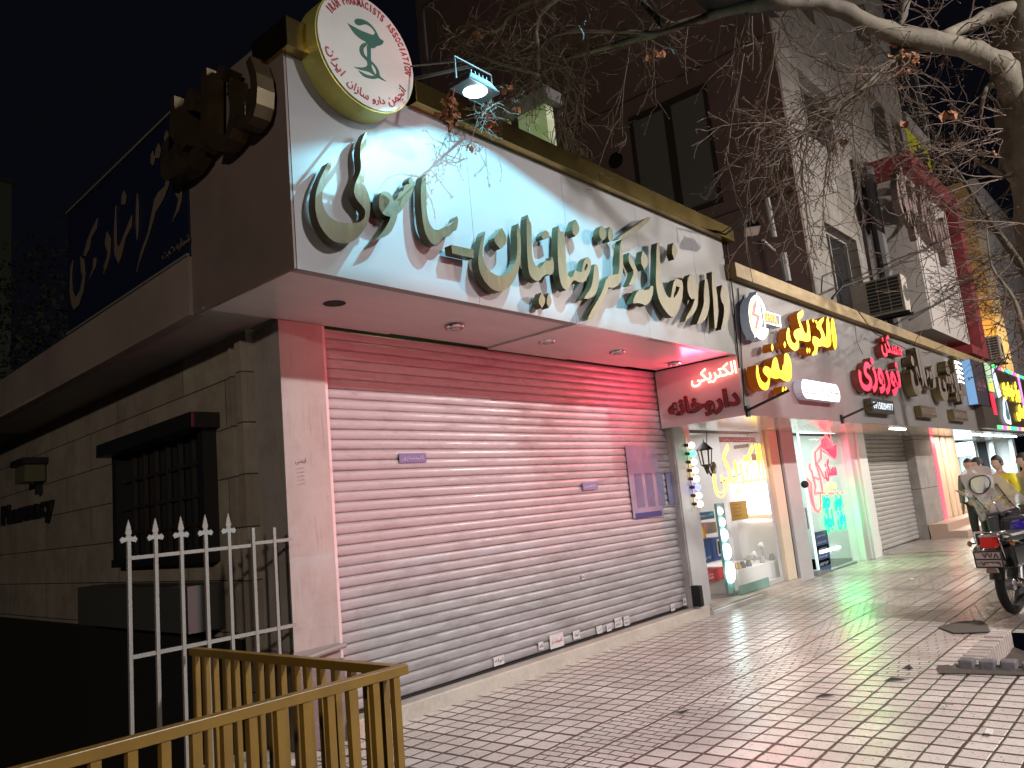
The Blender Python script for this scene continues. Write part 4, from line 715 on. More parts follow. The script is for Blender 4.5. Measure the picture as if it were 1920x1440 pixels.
def pill(name,label,x0,y0,x1,y1,facec,body,inkm,rnd_=True,sd=None,depth=.12):
    p=aY(x0,y1,4.04); q=aY(x1,y0,4.04); t=T(name,label,'sign',tuple(p)); h=(q.z-p.z)/2; L=[]
    if rnd_:
        for k in range(9): a=R(-90+180*k/8); L.append((q.x-h+h*math.cos(a),4.04,p.z+h+h*math.sin(a)))
        for k in range(9): a=R(90+180*k/8); L.append((p.x+h+h*math.cos(a),4.04,p.z+h+h*math.sin(a)))
    else: L=[(p.x,4.04,p.z),(q.x,4.04,p.z),(q.x,4.04,q.z),(p.x,4.04,q.z)]
    o=M().slab(L,(0,depth,0)).build('box',[facec,sd or wside],t)
    for f in o.data.polygons: f.material_index=0 if f.normal.y<-.7 else 1
    text('number',body,(p.x+h*.6,4.036,p.z+h*.5),XR,ZU,(q.x-p.x)-h*1.2,h,inkm,t,.003,bold=.0); return t
pill('phone_sign','white glowing oval phone number box under the yellow letters',1506,722,1572,746,em('pill_white',(.92,.97,1),1.8),'36112050...09153091546',mat('pill_ink',(.12,.16,.2),.5))
pill('phone_sign','black phone number box with white digits under the red letters',1637,752,1674,772,black,'09158204977',em('digit_white',(.75,.85,.95),.9),rnd_=False,sd=brassd)
pill('phone_plate','dull brass phone plate left of its twin under the dark letters',1729,764,1754,780,mat('plate_dark',(.10,.07,.05),.4),'09151112233',mat('plate_ink',(.3,.26,.22),.5),rnd_=False,sd=mat('dull_brass',(.22,.17,.09),.3,metal=.8))
pill('phone_plate','dull brass phone plate right of its twin under the dark letters',1790,771,1813,787,mat('plate_dark',(.10,.07,.05),.4),'0915313',mat('plate_ink',(.3,.26,.22),.5),rnd_=False,sd=mat('dull_brass',(.22,.17,.09),.3,metal=.8))
redf=em('red_face',(1,.02,.07),1.5); reds=mat('red_side',(.10,.03,.02),.5,emit=(1,.05,.03),es=.04)
HG=T('housing_sign','glowing red box letters of the estate agency on the grey fascia','sign',tuple(aY(1650,730,4.1)))
def boxword(s,x0,y0,x1,y1,Y,mt,side,par,depth=.12,bold=.03,name='letters',stretch=1):
    p=aY(x0,y1,Y); q=aY(x1,y0,Y); o=text(name,s,(p.x,Y,p.z),XR,ZU,q.x-p.x,q.z-p.z,mt,par,.004,bold=bold)
    me=o.data.copy(); 
    for v in me.vertices: v.co.y+=depth if v.co.y+ORG[par.name].y>Y-.002 else 0
    me.materials.clear(); me.materials.append(mt); me.materials.append(side); me.update()
    for f in me.polygons: f.material_index=0 if f.normal.y<-.7 else 1
    o.data=me; return o
boxword(fa('مسکن'),1655,635,1686,668,4.04,redf,reds,HG); boxword(fa('نوروزی'),1614,680,1682,732,4.04,redf,reds,HG)
DS=T('dark_letter_sign','unlit deep brass box letters between the red letters and the blue sign','sign',tuple(aY(1750,740,4.1)))
boxword(fa('آرایشی سالن'),1714,672,1800,742,3.98,mat('plate_face',(.16,.13,.11),.5),mat('dull_brass',(.22,.17,.09),.3,metal=.8),DS,.17,bold=.06)
NW=T('white_neon_squiggle','short white neon strokes glowing beside the blue box','neon sign',tuple(aY(1796,712,4.1)))
for i in range(5): M().tube([aY(1789+1.6*i,679+9*i,4.0),aY(1795+1.6*i,680+9*i,4.0),aY(1800+1.5*i,683+9*i,4.0)],.035,5).build('tube',em('cool_white_neon',(.8,.88,1),6),NW)
BX=T('blue_box_sign','shallow projecting dark sign box with a blue lit side','sign',(23.4,3.98,3.2))
M().box((22.8,3.95,3.15),(24.3,4.165,4.33)).build('box',mat('violet_board',(.05,.045,.06),.35,var=(5,.4,(.09,.07,.09))),BX); M().box((22.785,3.955,3.16),(22.798,4.16,4.32)).build('lit_side',em('blue_side',(.22,.45,.8),.5),BX)
text('lettering',fa('سالن زیبایی'),(22.95,3.945,3.5),XR,ZU,1.2,.5,mat('bx_ink',(.2,.12,.16),.5),BX,.01)
M().box((23.4,3.98,2.56),(24.9,4.165,3.14)).build('panel_below',mat('brown_board',(.07,.055,.05),.4),BX)
FS=T('fast_food_sign','colourful lit sign with yellow neon letters and rainbow striped border','sign',(24.9,4.0,2.55))
M().box((24.91,4.0,2.55),(32.3,4.165,4.42)).build('board',mat('food_board',(.05,.035,.02),.4),FS)
cs=[(.1,.8,.2),(.85,.1,.8),(1,.5,.15),(.05,.6,.75)]
for i in range(10): M().box((26.000+.62*i,3.96,4.36),(26.600+.62*i,3.998,4.44)).build('led_strip',em('rb_%d'%(i%4),cs[i%4],1.6),FS); M().box((25.000+.62*i,3.96,2.56),(25.600+.62*i,3.998,2.66)).build('led_strip',em('rb_%d'%(i%4),cs[i%4],1.6),FS)
M().box((30.200,3.96,2.7),(30.350,3.998,4.34)).build('led_strip',em('rb_p',(.6,.25,.7),1.4),FS)
M().box((24.820,3.97,3.6),(25.500,3.998,4.40)).build('green_panel',em('pale_green_panel',(.45,.65,.42),.7),FS); M().box((24.820,3.965,3.62),(25.400,3.969,3.85)).build('yellow_label',em('yl',(.7,.7,.05),.9),FS); M().box((24.820,3.97,2.95),(25.250,3.998,3.55)).build('red_panel',em('red_panel',(.9,.02,.06),1.0),FS)
fy=em('food_yellow',(1,.75,.05),2.0)
text('letters',fa('برگر خوشمزه'),(26.800,3.97,3.45),XR,ZU,2.9,.7,fy,FS,.02,bold=.05); text('letters',fa('کنتاکی'),(28.400,3.97,2.85),XR,ZU,1.8,.55,fy,FS,.02,bold=.05)
def blob(pts,z0,x0,sx,sz,Y,mt,n): M().slab([(x0+x*sx,Y,z0+z*sz) for x,z in smooth_poly(pts,2)],(0,.03,0)).build(n,mt,FS)
blob([(0,0),(1,-.1),(1.1,.5),(.9,.8),(1,1.3),(.6,1.8),(.2,1.4),(.1,1),(-.2,.5)],2.75,26.15,.75,.42,3.93,em('white_fig',(.65,.78,.9),1.1),'outline_panel'); blob([(.2,.1),(.8,.1),(.9,.5),(.7,.8),(.7,1.3),(.5,1.5),(.35,1.2),(.3,.9),(.05,.5)],2.8,26.2,.7,.40,3.92,mat('fig_ink',(.15,.25,.35),.5),'outline_core')
blob([(.3,0),(.9,.2),(.8,1),(.5,2),(.2,2.4),(0,2),(.1,1)],3.45,25.55,.7,.36,3.93,em('white_fig',(.65,.78,.9),1.1),'bottle_panel')
# ---- neon signs on the side of the fascia (facing the shutter)
WN=T('red_neon_word','white hot red neon outline word on the side of the fascia above the shutter end','neon sign',(9.34,4.5,2.85))
def wtext(s,x0,y0,x1,y1,X,mt,par,**k):
    p=aX(x0,y1,X); q=aX(x1,y0,X); return text('neon_tube',s,(X,p.y,p.z),(0,-1,0),ZU,p.y-q.y,q.z-p.z,mt,par,**k)
o=wtext(fa('الکتریکی'),1297,678,1379,726,9.315,neon_r,WN,tube=.018)
for v in o.data.vertices:      # the word climbs slightly towards the street
    v.co.z+=(4.86-(v.co.y+4.5))*.05-.015
PWD=T('dark_neon_word','unlit dark red pharmacy word with thin tube outline under the lit neon word','neon sign',(9.34,4.5,2.5))
o=wtext(fa('داروخانه'),1256,724,1385,792,9.33,mat('dark_red_backing',(.10,.004,.008),.5),PWD,bold=.05,depth=.02); o2=wtext(fa('داروخانه'),1260,730,1382,788,9.300,mat('dead_tube',(.45,.15,.16),.3),PWD,tube=.006)
lamp('neon_glow','AREA',(9.28,4.55,3.02),24,(1,.06,.12),aim=(8,4.75,3.0),parent=WN,shape='RECTANGLE',size=.75,size_y=.28); LIGHTS[-1][0].parent=WN; LIGHTS[-1][0].location-=ORG[WN.name]
# ================================================================== TALL BUILDING BEHIND THE SHOP ROW
TB=T('stone_building','tall building with pale stone street front and dark rendered side wall behind the shop row','building',(16.1,5.3,4.5))
stone=brick_like('pale_stone_cladding',(.34,.32,.30),.9,.42,'XZ',mortar=(.09,.085,.08),mw=.014,var=.18,bump=.4)
rend=mat('brown_render',(.20,.125,.11),.85,bump=(6,.2),var=[(.8,.6,(.13,.085,.075)),(7,.4,(.085,.06,.05),(1,1,.25),.62)])
WT=lambda x0,z0,x1,z1:(x0,x1,z0,z1)
def facade(x0,x1,y,z0,z1,holes,mt,parent,d=.35):
    xs=sorted({x0,x1}|{h[0] for h in holes}|{h[1] for h in holes}); zs=sorted({z0,z1}|{h[2] for h in holes}|{h[3] for h in holes}); a=M()
    for i in range(len(xs)-1):
        for k in range(len(zs)-1):
            cx_=(xs[i]+xs[i+1])/2; cz_=(zs[k]+zs[k+1])/2
            if any(h[0]<cx_<h[1] and h[2]<cz_<h[3] for h in holes): continue
            a.quad((xs[i],y,zs[k]),(xs[i+1],y,zs[k]),(xs[i+1],y,zs[k+1]),(xs[i],y,zs[k+1]))
    for h in holes:
        a.quad((h[0],y,h[2]),(h[0],y+d,h[2]),(h[0],y+d,h[3]),(h[0],y,h[3])); a.quad((h[1],y,h[2]),(h[1],y+d,h[2]),(h[1],y+d,h[3]),(h[1],y,h[3]))
        a.quad((h[0],y,h[2]),(h[1],y,h[2]),(h[1],y+d,h[2]),(h[0],y+d,h[2])); a.quad((h[0],y,h[3]),(h[1],y,h[3]),(h[1],y+d,h[3]),(h[0],y+d,h[3]))
    return a.build('wall',mt,parent)
wins=[(17.4,19.6,5.2,7.25),(17.3,19.3,9.3,10.9),(17.3,19.3,12.8,14.6),(23.2,24.8,11.0,12.6),(25.4,26.6,11.2,12.6),(23.2,24.8,14.2,16),(27.6,29.2,14.2,16.6)]
facade(16.1,27.2,5.3,4.3,18.5,[w for w in wins if w[1]<27],stone,TB)
M().box((16.1,5.66,4.3),(27.2,16,18.4)).build('core',dark,TB)
M().box((27.2,5.35,4.3),(29.6,6.0,15.6)).build('wing_wall',mat('pale_render',(.33,.32,.32),.7,bump=(10,.1)),TB)
for (x0,x1,z0,z1) in wins:
    if x0>27: continue
    o=M().box((x0,5.60,z0),(x1,5.62,z1)).build('window',mat('night_glass',(.03,.03,.033),.08,spec=.9),TB); w_=x1-x0
    M().box((x0+.02,5.52,z0),(x0+.07,5.595,z1)).box((x1-.07,5.52,z0),(x1-.02,5.595,z1)).box((x0+.07,5.52,z1-.06),(x1-.07,5.595,z1-.01)).box((x0+w_*.42,5.53,z0+.01),(x0+w_*.42+.05,5.59,z1-.06)).build('frame',mat('grey_window_frame',(.30,.29,.28),.45),o)
M().hexa([(16.0,5.305,4.3),(16.09,5.305,4.3),(16.09,16,4.3),(16.0,16,4.3),(16.0,5.305,18.5),(16.09,5.305,18.5),(16.09,16,18.5),(16.0,16,18.5)]).build('side_wall',rend,TB)
q1=[aX(1180,160,15.98),aX(1318,112,15.98),aX(1335,262,15.98),aX(1190,305,15.98)]
o=M().box((15.97,min(q.y for q in q1)+.1,8.0),(15.99,max(q.y for q in q1)-.1,10.6)).build('window',mat('dusty_glass',(.16,.16,.15),.5),TB)
ya,yb=min(q.y for q in q1),max(q.y for q in q1); M().box((15.93,ya,10.6),(15.99,yb,10.75)).box((15.93,ya,7.9),(15.99,yb,8.0)).box((15.93,(ya+yb)/2-.1,8.0),(15.96,(ya+yb)/2+.1,10.6)).box((15.93,ya,8),(15.96,ya+.1,10.6)).box((15.93,yb-.1,8),(15.96,yb,10.6)).build('frame',mat('dark_brown_frame',(.035,.025,.022),.6),o)
c=aX(1155,301,15.99); M().lathe(c,[(0,.002),(.17,.002),(.2,0),(.2,.03)],20,axis=(-1,0,0)).build('vent_hole',dark,TB)
for z in (7.6,11.2): M().box((15.96,5.31,z),(15.998,13,z+.03)).build('render_joint',mat('joint_dark',(.08,.055,.05),.8),TB)
# recessed bay with dark pipes behind the projecting signboard
M().box((20.2,5.22,4.4),(21.6,5.298,9.5)).build('dark_bay',mat('bay_dark',(.05,.04,.04),.6),TB); M().tube([(20.9,5.1,4.4),(20.9,5.1,9.4)],.16,10).build('pipe',mat('grey_pipe',(.12,.12,.13),.5),TB)
# projecting clinic board inside its red frame
CB=T('framed_signboard','tall projecting white notice board with brown letters inside a thick red frame','sign',(21.8,4.3,5.0))
redm=mat('dark_red_frame',(.22,.022,.03),.5,var=(2,.4,(.15,.015,.02)))
M().box((21.75,4.45,5.12),(26.15,5.29,9.2)).build('box',mat('board_white',(.50,.47,.46),.5,var=(3,.4,(.4,.37,.36))),CB)
M().box((21.5,4.18,9.203),(27.0,5.29,9.75)).box((26.3,4.18,4.72),(27.0,5.29,9.2)).box((24.7,4.18,4.70),(26.3,5.29,4.95)).build('frame',redm,CB)
for x in (21.85,23.6,25.9): M().box((x,4.435,5.2),(x+.04,4.449,9.1)).build('panel_line',mat('line_grey',(.12,.11,.11),.6),CB)
boxword(fa('درمانگاه شبانه'),1697,372,1764,440,4.28,mat('brown_letter',(.20,.14,.13),.6),mat('brown_letter_side',(.12,.08,.075),.6),CB,.15,bold=.08)
ink=mat('notice_ink',(.07,.065,.06),.6)
for (x0,z0,w_) in ((22.1,7.05,1.35),(24.0,6.9,1.5),(22.2,5.75,1.35),(24.1,5.6,1.5)):
    for i in range(6): text('notice_line',fa(['دکتر متخصص داخلی','جراحی عمومی','آزمایشگاه','رادیولوژی دندان','مشاوره کودکان','شنبه تا چهارشنبه'][i]),(x0,4.44,z0+.95-i*.17),XR,ZU,w_,.12,ink,CB,.004)
YS=T('yellow_banner','bright yellow banner with black letters hung high on the far stone front','sign',(27.3,5.3,10))
p=aY(1712,268,5.26); q=aY(1752,360,5.26)
M().box((27.25,5.3,9.6),(30.3,5.34,12.75)).build('banner',mat('acid_yellow',(.50,.52,.03),.5),YS)
text('lettering',fa('کالای'),(27.45,5.29,11.4),XR,ZU,2.5,1.05,black,YS,.01,bold=.05); text('lettering',fa('خواب'),(27.8,5.29,9.9),XR,ZU,2.0,1.0,black,YS,.01,bold=.05)
M().box((27.25,5.25,13.2),(30.3,5.34,16.2)).build('upper_window',mat('night_glass',(.03,.03,.033),.08,spec=.9),TB); M().box((27.2,5.2,12.8),(30.35,5.34,13.18)).box((30.25,5.2,13.2),(30.4,5.34,16.2)).build('window_ledge',mat('pale_render',(.33,.32,.32),.7),TB)
# far building with amber lit flank
FB=T('far_building','distant building with an amber lit brick flank and pale stone front','building',(38,5,4.3))
p=aX(1760,350,31.5); 
M().box((38.0,5.42,4.3),(38.2,11,13.8)).build('flank_wall',brick_like('amber_brick',(.42,.30,.14),1.0,.42,'YZ',mortar=(.15,.1,.05),mw=.02,var=.2),FB)
M().box((38.0,5.1,4.3),(47,5.418,13.8)).build('front_wall',mat('bluish_stone',(.36,.36,.38),.7,bump=(5,.2),var=(1.5,.5,(.26,.26,.28))),FB)
M().box((38.2,5.42,4.3),(47,11,13.7)).build('core',dark,FB)
AL=T('amber_wall_lamp','small amber lamp washing the flank of the far building','lamp',(36.6,6.2,5.6)); M().ball((36.6,6.2,5.7),.1,10).build('bulb',em('amber_glow',(1,.55,.12),8),AL); lamp('amber_light','POINT',(36.4,6.2,6.4),420,(1,.56,.12),parent=AL); LIGHTS[-1][0].parent=AL; LIGHTS[-1][0].location-=ORG[AL.name]
# air conditioners
def aircon(c,label,s=1):
    t=T('air_conditioner',label,'air conditioner',c,'air conditioner outdoor units on the facades'); x,y,z=c; w_,d,h=.95*s,.36*s,.72*s
    M().box((x,y-w_,z),(x+d,y,z+h)).build('casing',mat('ac_cream',(.48,.43,.37),.5,var=(6,.5,(.36,.32,.27))),t,bevel=.02)
    M().box((x-.004,y-w_+.05,z+.05),(x-.001,y-.30*s,z+h-.05)).build('coil',mat('coil_dark',(.03,.028,.026),.6),t)
    g=M()
    for k in range(9): g.box((x-.014,y-w_+.05,z+.07+k*(h-.12)/9),(x-.005,y-.30*s,z+.085+k*(h-.12)/9))
    for k in range(4): yy=y-w_+.05+k*(w_-.05-.30*s)/3.0; g.box((x-.02,yy-.008,z+.05),(x-.0145,yy+.008,z+h-.05))
    g.build('grille',mat('ac_cream',(.48,.43,.37),.5),t)
    M().lathe((x+d*.5,y-w_-.002,z+h*.5),[(0,.004),(min(d,h)*.40,.004),(min(d,h)*.46,0)],24,axis=(0,-1,0)).build('fan',mat('coil_dark',(.03,.028,.026),.6),t)
    M().box((x+.02,y-w_-.05,z-.06),(x+.06,y+.1,z-.002)).box((x+d-.06,y-w_-.05,z-.06),(x+d-.02,y+.1,z-.002)).build('bracket',black,t)
aircon((18.35,5.28,5.08),'dusty cream air conditioner unit beside the framed signboard',1.15)
aircon((28.6,5.2,4.75),'smaller pale air conditioner unit near the far amber lit building',1.2)
# dark clutter behind the second fascia
CL=T('roof_pole','pale leaning metal post on the shop roof beside the stone building','post',(11.5,5.0,4.5))
M().tube([aY(1468,475,5.0),aY(1477,528,5.0)],.07,8).build('post',mat('pole_grey',(.33,.31,.30),.6),CL); M().tube([aY(1438,372,5.0),aY(1452,445,5.0)],.05,8).build('stub',mat('pole_grey',(.33,.31,.30),.6),CL); M().tube([aY(1430,450,5.0),aY(1452,470,5.0)],.025,6).build('strut',mat('pole_grey',(.33,.31,.30),.6),CL)
# cables
cab=mat('cable_black',(.012,.012,.012),.6)
def cable(name,pts,Ys,r,label,sag=0):
    P=[]; 
    for (a,b),(Ya,Yb) in zip(zip(pts,pts[1:]),zip(Ys,Ys[1:])):
        A=aY(*a,Ya); B=aY(*b,Yb)
        for k in range(8): P.append(A.lerp(B,k/8)-Vector((0,0,sag*math.sin(math.pi*k/8))))
    P.append(aY(*pts[-1],Ys[-1])); M().tube(P,r,5).build(name,cab,None,smooth=True,label=label,cat='cable')
cable('cable',[(1560,560),(1578,538),(1640,515),(1760,455),(1920,372)],[4.2,4.1,4.1,4.1,4.1],.022,'black cable running up across the framed signboard to the right')
cable('cable',[(1705,600),(1800,545),(1885,480),(1920,455)],[4.15,4.1,4.1,4.1],.022,'black cable crossing the foot of the framed signboard')
cable('cable',[(1540,548),(1542,518),(1565,508),(1580,528),(1575,552)],[4.3,4.3,4.3,4.3,4.3],.012,'loop of black cable at the window foot behind the brown trim')
cable('cable',[(1608,582),(1640,625),(1700,655),(1740,662),(1775,645)],[4.0,4.0,4.0,4.0,4.0],.008,'thin cable drooping over the grey fascia above the red letters',.0)
cable('cable',[(1600,578),(1606,640),(1618,665)],[4.1,4.14,4.14],.005,'thin vertical wire on the grey fascia left of the red letters')
cable('cable',[(1384,540),(1388,620),(1396,770)],[4.16,4.16,4.16],.007,'dark cable hanging down the joint between the two fascias')
cable('cable',[(1362,455),(1375,560),(1386,690)],[4.16,4.15,4.16],.010,'dark cable along the right edge of the brass letter sign')
cable('overhead_wire',[(1430,60),(1700,88),(1790,68),(1920,58)],[2.5,1.9,1.6,1.4],.004,'pale thin overhead wire passing the tree trunk')
# ================================================================== SPEAR FENCE AND YELLOW RAILINGS
SF=T('spear_fence','worn white metal fence with spear tips beside the pharmacy pillar','fence',(2.22,5.15,-.2))
def spear(x,tip=True,top=1.70):
    a=M().box((x-.011,5.139,-1.9),(x+.011,5.161,top)); o=a.build('bar',fencew,SF)
    if tip:
        z=top; Pn=[(-.012,0),(-.045,-.01),(-.055,.012),(-.040,.03),(-.022,.022),(-.012,.035),(-.02,.05),(-.012,.09),(0,.135),(.012,.09),(.02,.05),(.012,.035),(.022,.022),(.040,.03),(.055,.012),(.045,-.01),(.012,0)]
        M().slab([(x+u,5.146,z+v) for u,v in Pn],(0,.009,0)).build('spear_tip',fencew,o)
for i in range(5): spear(2.215+.17*i,True,1.645)
spear(3.08,False,1.66); spear(3.25,False,1.65)
M().box((2.226,5.143,1.527),(3.06,5.157,1.55)).box((3.07,5.143,1.54),(3.40,5.157,1.563)).build('rail',fencew,SF); M().box((2.226,5.143,.925),(3.40,5.157,.95)).build('rail',fencew,SF)
def railing(A,B,label,z=.94,sp=.115,first=.04,ext=0):
    A=Vector(A);B=Vector(B);d=(B-A);L=d.length;d.normalize();nrm=Vector((-d.y,d.x,0))
    t=T('yellow_railing',label,'railing',(A.x,A.y,0),'yellow painted railings round the stair opening')
    def bar(p,w_,dp,z0,z1,name,par,lean=0):
        e=p+d*lean; M().hexa([p-d*w_/2-nrm*dp/2+Vector((0,0,z0)),p+d*w_/2-nrm*dp/2+Vector((0,0,z0)),p+d*w_/2+nrm*dp/2+Vector((0,0,z0)),p-d*w_/2+nrm*dp/2+Vector((0,0,z0)),e-d*w_/2-nrm*dp/2+Vector((0,0,z1)),e+d*w_/2-nrm*dp/2+Vector((0,0,z1)),e+d*w_/2+nrm*dp/2+Vector((0,0,z1)),e-d*w_/2+nrm*dp/2+Vector((0,0,z1))]).build(name,yellowp,par)
    c=A+d*(L/2)
    M().hexa([A-d*ext-nrm*.025+Vector((0,0,z-.045)),B-nrm*.025+Vector((0,0,z-.045)),B+nrm*.025+Vector((0,0,z-.045)),A-d*ext+nrm*.025+Vector((0,0,z-.045)),A-d*ext-nrm*.025+Vector((0,0,z)),B-nrm*.025+Vector((0,0,z)),B+nrm*.025+Vector((0,0,z)),A-d*ext+nrm*.025+Vector((0,0,z))]).build('top_rail',yellowp,t,bevel=.004)
    k=first
    while k<L-.02: bar(A+d*k,.035,.035,.0,z-.046,'baluster',t,rnd.uniform(-.012,.012)); k+=sp
    return t
railing((2.52,2.99,0),(-.6,3.10,0),'nearer yellow railing running out of the left edge of the photo',ext=.035,sp=.118)
railing((2.525,3.03,0),(2.56,5.05,0),'farther yellow railing running back from the corner to the white fence',z=.938,sp=.125,first=.10)
M().box((2.5,3.0,-2.0),(2.62,5.2,-.005)).build('stair_wall',mat('stair_concrete',(.2,.17,.15),.8,bump=(10,.4)),kind='structure',loc=(0,0,0)); M().box((-8,2.96,-2.0),(2.5,3.06,-.006)).build('stair_wall',mat('stair_concrete',(.2,.17,.15),.8),kind='structure',loc=(0,0,0))
M().box((2.62,5.19,-.3),(3.46,5.75,.02)).build('stair_kerb',kerbm,kind='structure',loc=(0,0,0))
# ================================================================== LITTER
lit=mat('litter_white',(.6,.58,.56),.6)
for (x,y,l,c) in ((1855,1373,'crumpled pale paper scrap lying near the lower right tree pit','paper scrap'),(1710,1086,'small white paper flat on the pavement before the closed grey shutter','paper scrap'),(1320,1273,'tiny curled white wrapper in the middle of the pavement','wrapper'),(1140,1220,'small white scrap against the kerb below the shutter','paper scrap')):
    p=aZ(x,y,.012); s=.045 if x>1800 else .06 if x<1800 and x>1600 else .02
    M().slab([p+Vector((-s,-s*.4,0)),p+Vector((0,-s*.5,.006)),p+Vector((s,-s*.3,0)),p+Vector((s*.9,s*.4,.004)),p+Vector((-s*.9,s*.4,0))],(0,0,.006)).build('paper_scrap',lit,None,label=l,cat=c)
twm=mat('twig_litter',(.09,.05,.035),.8)
for i,(x,y,l) in enumerate(((1635,1302,'dry twig lying across the seam of the narrow tiles'),(1775,1325,'dry twig on the square tiles in front of the tree pit'),(1250,1270,'thin dry stalk on the middle pavement'),(1600,1202,'small dark leaf bit beyond the green reflection'))):
    p=aZ(x,y,.012); M().tube([p,p+Vector((.05,.02,.004)),p+Vector((.09,.06,.0))],.0025,4).tube([p+Vector((.05,.02,.004)),p+Vector((.06,-.03,.003))],.002,4).build('twig',twm,None,label=l,cat='twig')
# ================================================================== PLANE TREE
bark=mat('plane_bark',(.10,.083,.055),.8,bump=(12,1.0),var=[(3.5,.9,(.045,.035,.026),(1,1,.5)),(7,.8,(.21,.18,.12),(1,1,.6),.54)])
twigm=mat('twig_bark',(.075,.047,.030),.75,var=(5,.5,(.05,.030,.020))); budm=twigm
leafm=mat('dead_leaf',(.20,.085,.035),.8,bump=(20,.3),var=(30,.6,(.15,.05,.02)))
PT=T('plane_tree','bare plane tree with mottled trunk and tangled twigs reaching over the shop signs','tree',(9.0,.75,-.1))
tr=random.Random(11)
def PX(L): return [(aD(x,y,d),r) for x,y,d,r in L]
def smooth_path(L,n=3):
    P=[p for p,_ in L]; Rr=[r for _,r in L]; o=[]
    for i in range(len(P)-1):
        a=P[max(i-1,0)];b=P[i];c=P[i+1];d=P[min(i+2,len(P)-1)]
        for k in range(n):
            t=k/n; o.append((.5*((2*b)+(c-a)*t+(2*a-5*b+4*c-d)*t*t+(3*b-a-3*c+d)*t**3),Rr[i]*(1-t)+Rr[i+1]*t))
    o.append((P[-1],Rr[-1])); return o
tk=[(Vector((9.15,.62,-.2)),.40),(Vector((9.10,.62,.8)),.34)]+PX([(2035,700,8.9,.33),(1985,420,8.75,.33),(1965,250,8.7,.36),(1945,120,8.75,.34),(1945,-60,9.0,.30),(1960,-260,9.5,.26)])
def limb(L,name='limb',n=12,rough=.085):
    S=smooth_path(L,4); pts=[p+Vector((tr.uniform(-1,1),tr.uniform(-1,1),tr.uniform(-1,1)))*r*rough*2 for p,r in S]; a=M().tube(pts,[r*tr.uniform(.88,1.12) for _,r in S],n); 
    return a.build(name,bark,PT,smooth=True),S
_,S0=limb(tk,'trunk',18,.03)
L1=PX([(1950,260,8.7,.17),(1895,150,8.5,.12),(1860,112,8.4,.095),(1800,88,8.2,.085),(1720,74,8.0,.080),(1650,52,7.8,.074),(1590,24,7.6,.068),(1530,4,7.5,.060),(1460,6,7.3,.054),(1400,13,7.6,.048),(1330,30,8.0,.043),(1250,56,8.2,.038),(1180,76,8.6,.034),(1110,96,8.8,.026),(1045,116,8.8,.020),(1000,150,8.6,.014),(975,165,8.6,.010)])
L2=PX([(1250,54,8.2,.035),(1222,24,8.7,.030),(1195,-8,9.1,.026),(1150,-60,9.4,.02)])
L3=PX([(1940,20,8.8,.10),(1880,22,8.6,.07),(1830,42,8.5,.055),(1765,70,8.1,.045)])
L4=PX([(1745,80,8.1,.06),(1700,98,8.0,.050),(1660,128,7.9,.042),(1625,160,7.8,.034),(1580,190,7.7,.028),(1545,222,7.6,.020),(1500,250,7.5,.014),(1455,275,7.4,.009)])
L5=PX([(1900,165,8.6,.05),(1870,158,8.5,.035),(1850,165,8.4,.02),(1838,210,8.4,.012)])
L6=PX([(1700,-10,8.3,.05),(1695,20,8.2,.035),(1688,50,8.1,.02)])
L7=PX([(1330,30,8.0,.03),(1240,60,7.8,.02),(1180,60,8.0,.018),(1060,60,8.0,.02),(1010,90,8.0,.018),(1010,130,8.0,.012)])
L8=PX([(1120,-40,8.1,.03),(1060,-10,7.6,.024),(1010,30,7.6,.02),(1008,90,7.6,.016),(1012,130,7.6,.01)])
L9=PX([(1080,-20,8.1,.025),(980,10,7.6,.018),(930,60,7.5,.014),(880,45,7.5,.008)])
L10=PX([(1010,140,7.6,.015),(940,120,7.4,.012),(880,95,7.3,.009),(840,62,7.2,.006)])
L11=PX([(1940,700,8.6,.05),(1925,640,8.4,.03),(1900,560,8.4,.018),(1860,500,8.5,.01),(1850,430,8.5,.006)])
L12=PX([(1880,330,8.6,.03),(1830,300,8.5,.015),(1790,270,8.5,.008)])
LS=[limb(L)[1] for L in (L1,L2,L3,L4,L5,L6,L7,L8,L9,L10,L11,L12)]
TW=[]; 
def grow(a,p,d,L,r,droop,depth,wig=.6):
    n=max(3,int(L/.07)); pts=[p.copy()]; rs=[r]; q=p.copy(); d=d.normalized()
    for i in range(n):
        d=(d+Vector((tr.gauss(0,wig),tr.gauss(0,wig),tr.gauss(0,wig)))*.32+Vector((0,0,-droop))*.12).normalized()
        q=q+d*(L/n); pts.append(q.copy()); rs.append(r*(1-.72*(i+1)/n)+.0009)
        if depth>0 and i>0 and tr.random()<.62:
            e=(d+Vector((tr.gauss(0,.7),tr.gauss(0,.7),tr.gauss(0,.5)))).normalized(); grow(a,q,e,L*tr.uniform(.22,.5),r*.6,droop,depth-1)
        elif tr.random()<.5: a.ball(q+Vector((tr.uniform(-1,1),tr.uniform(-1,1),tr.uniform(-1,1)))*.006,.0055,4)
    a.tube(pts,rs,4,cap=False); a.ball(q,.0065,4)
def fuzz(S,i0,i1,count,L,r,droop,depth=2,bias=(0,0,0),name='twigs'):
    a=M(); n=len(S)-1
    for k in range(count):
        u=i0+(i1-i0)*tr.random(); i=min(n-1,int(u*n)); p=S[i][0].lerp(S[i+1][0],u*n-i)
        d=Vector((tr.gauss(0,1),tr.gauss(0,1),tr.gauss(0,1)))+Vector(bias)
        grow(a,p,d,L*tr.uniform(.5,1.25),r*tr.uniform(.7,1.2),droop,depth)
    a.build(name,twigm,PT,smooth=False)
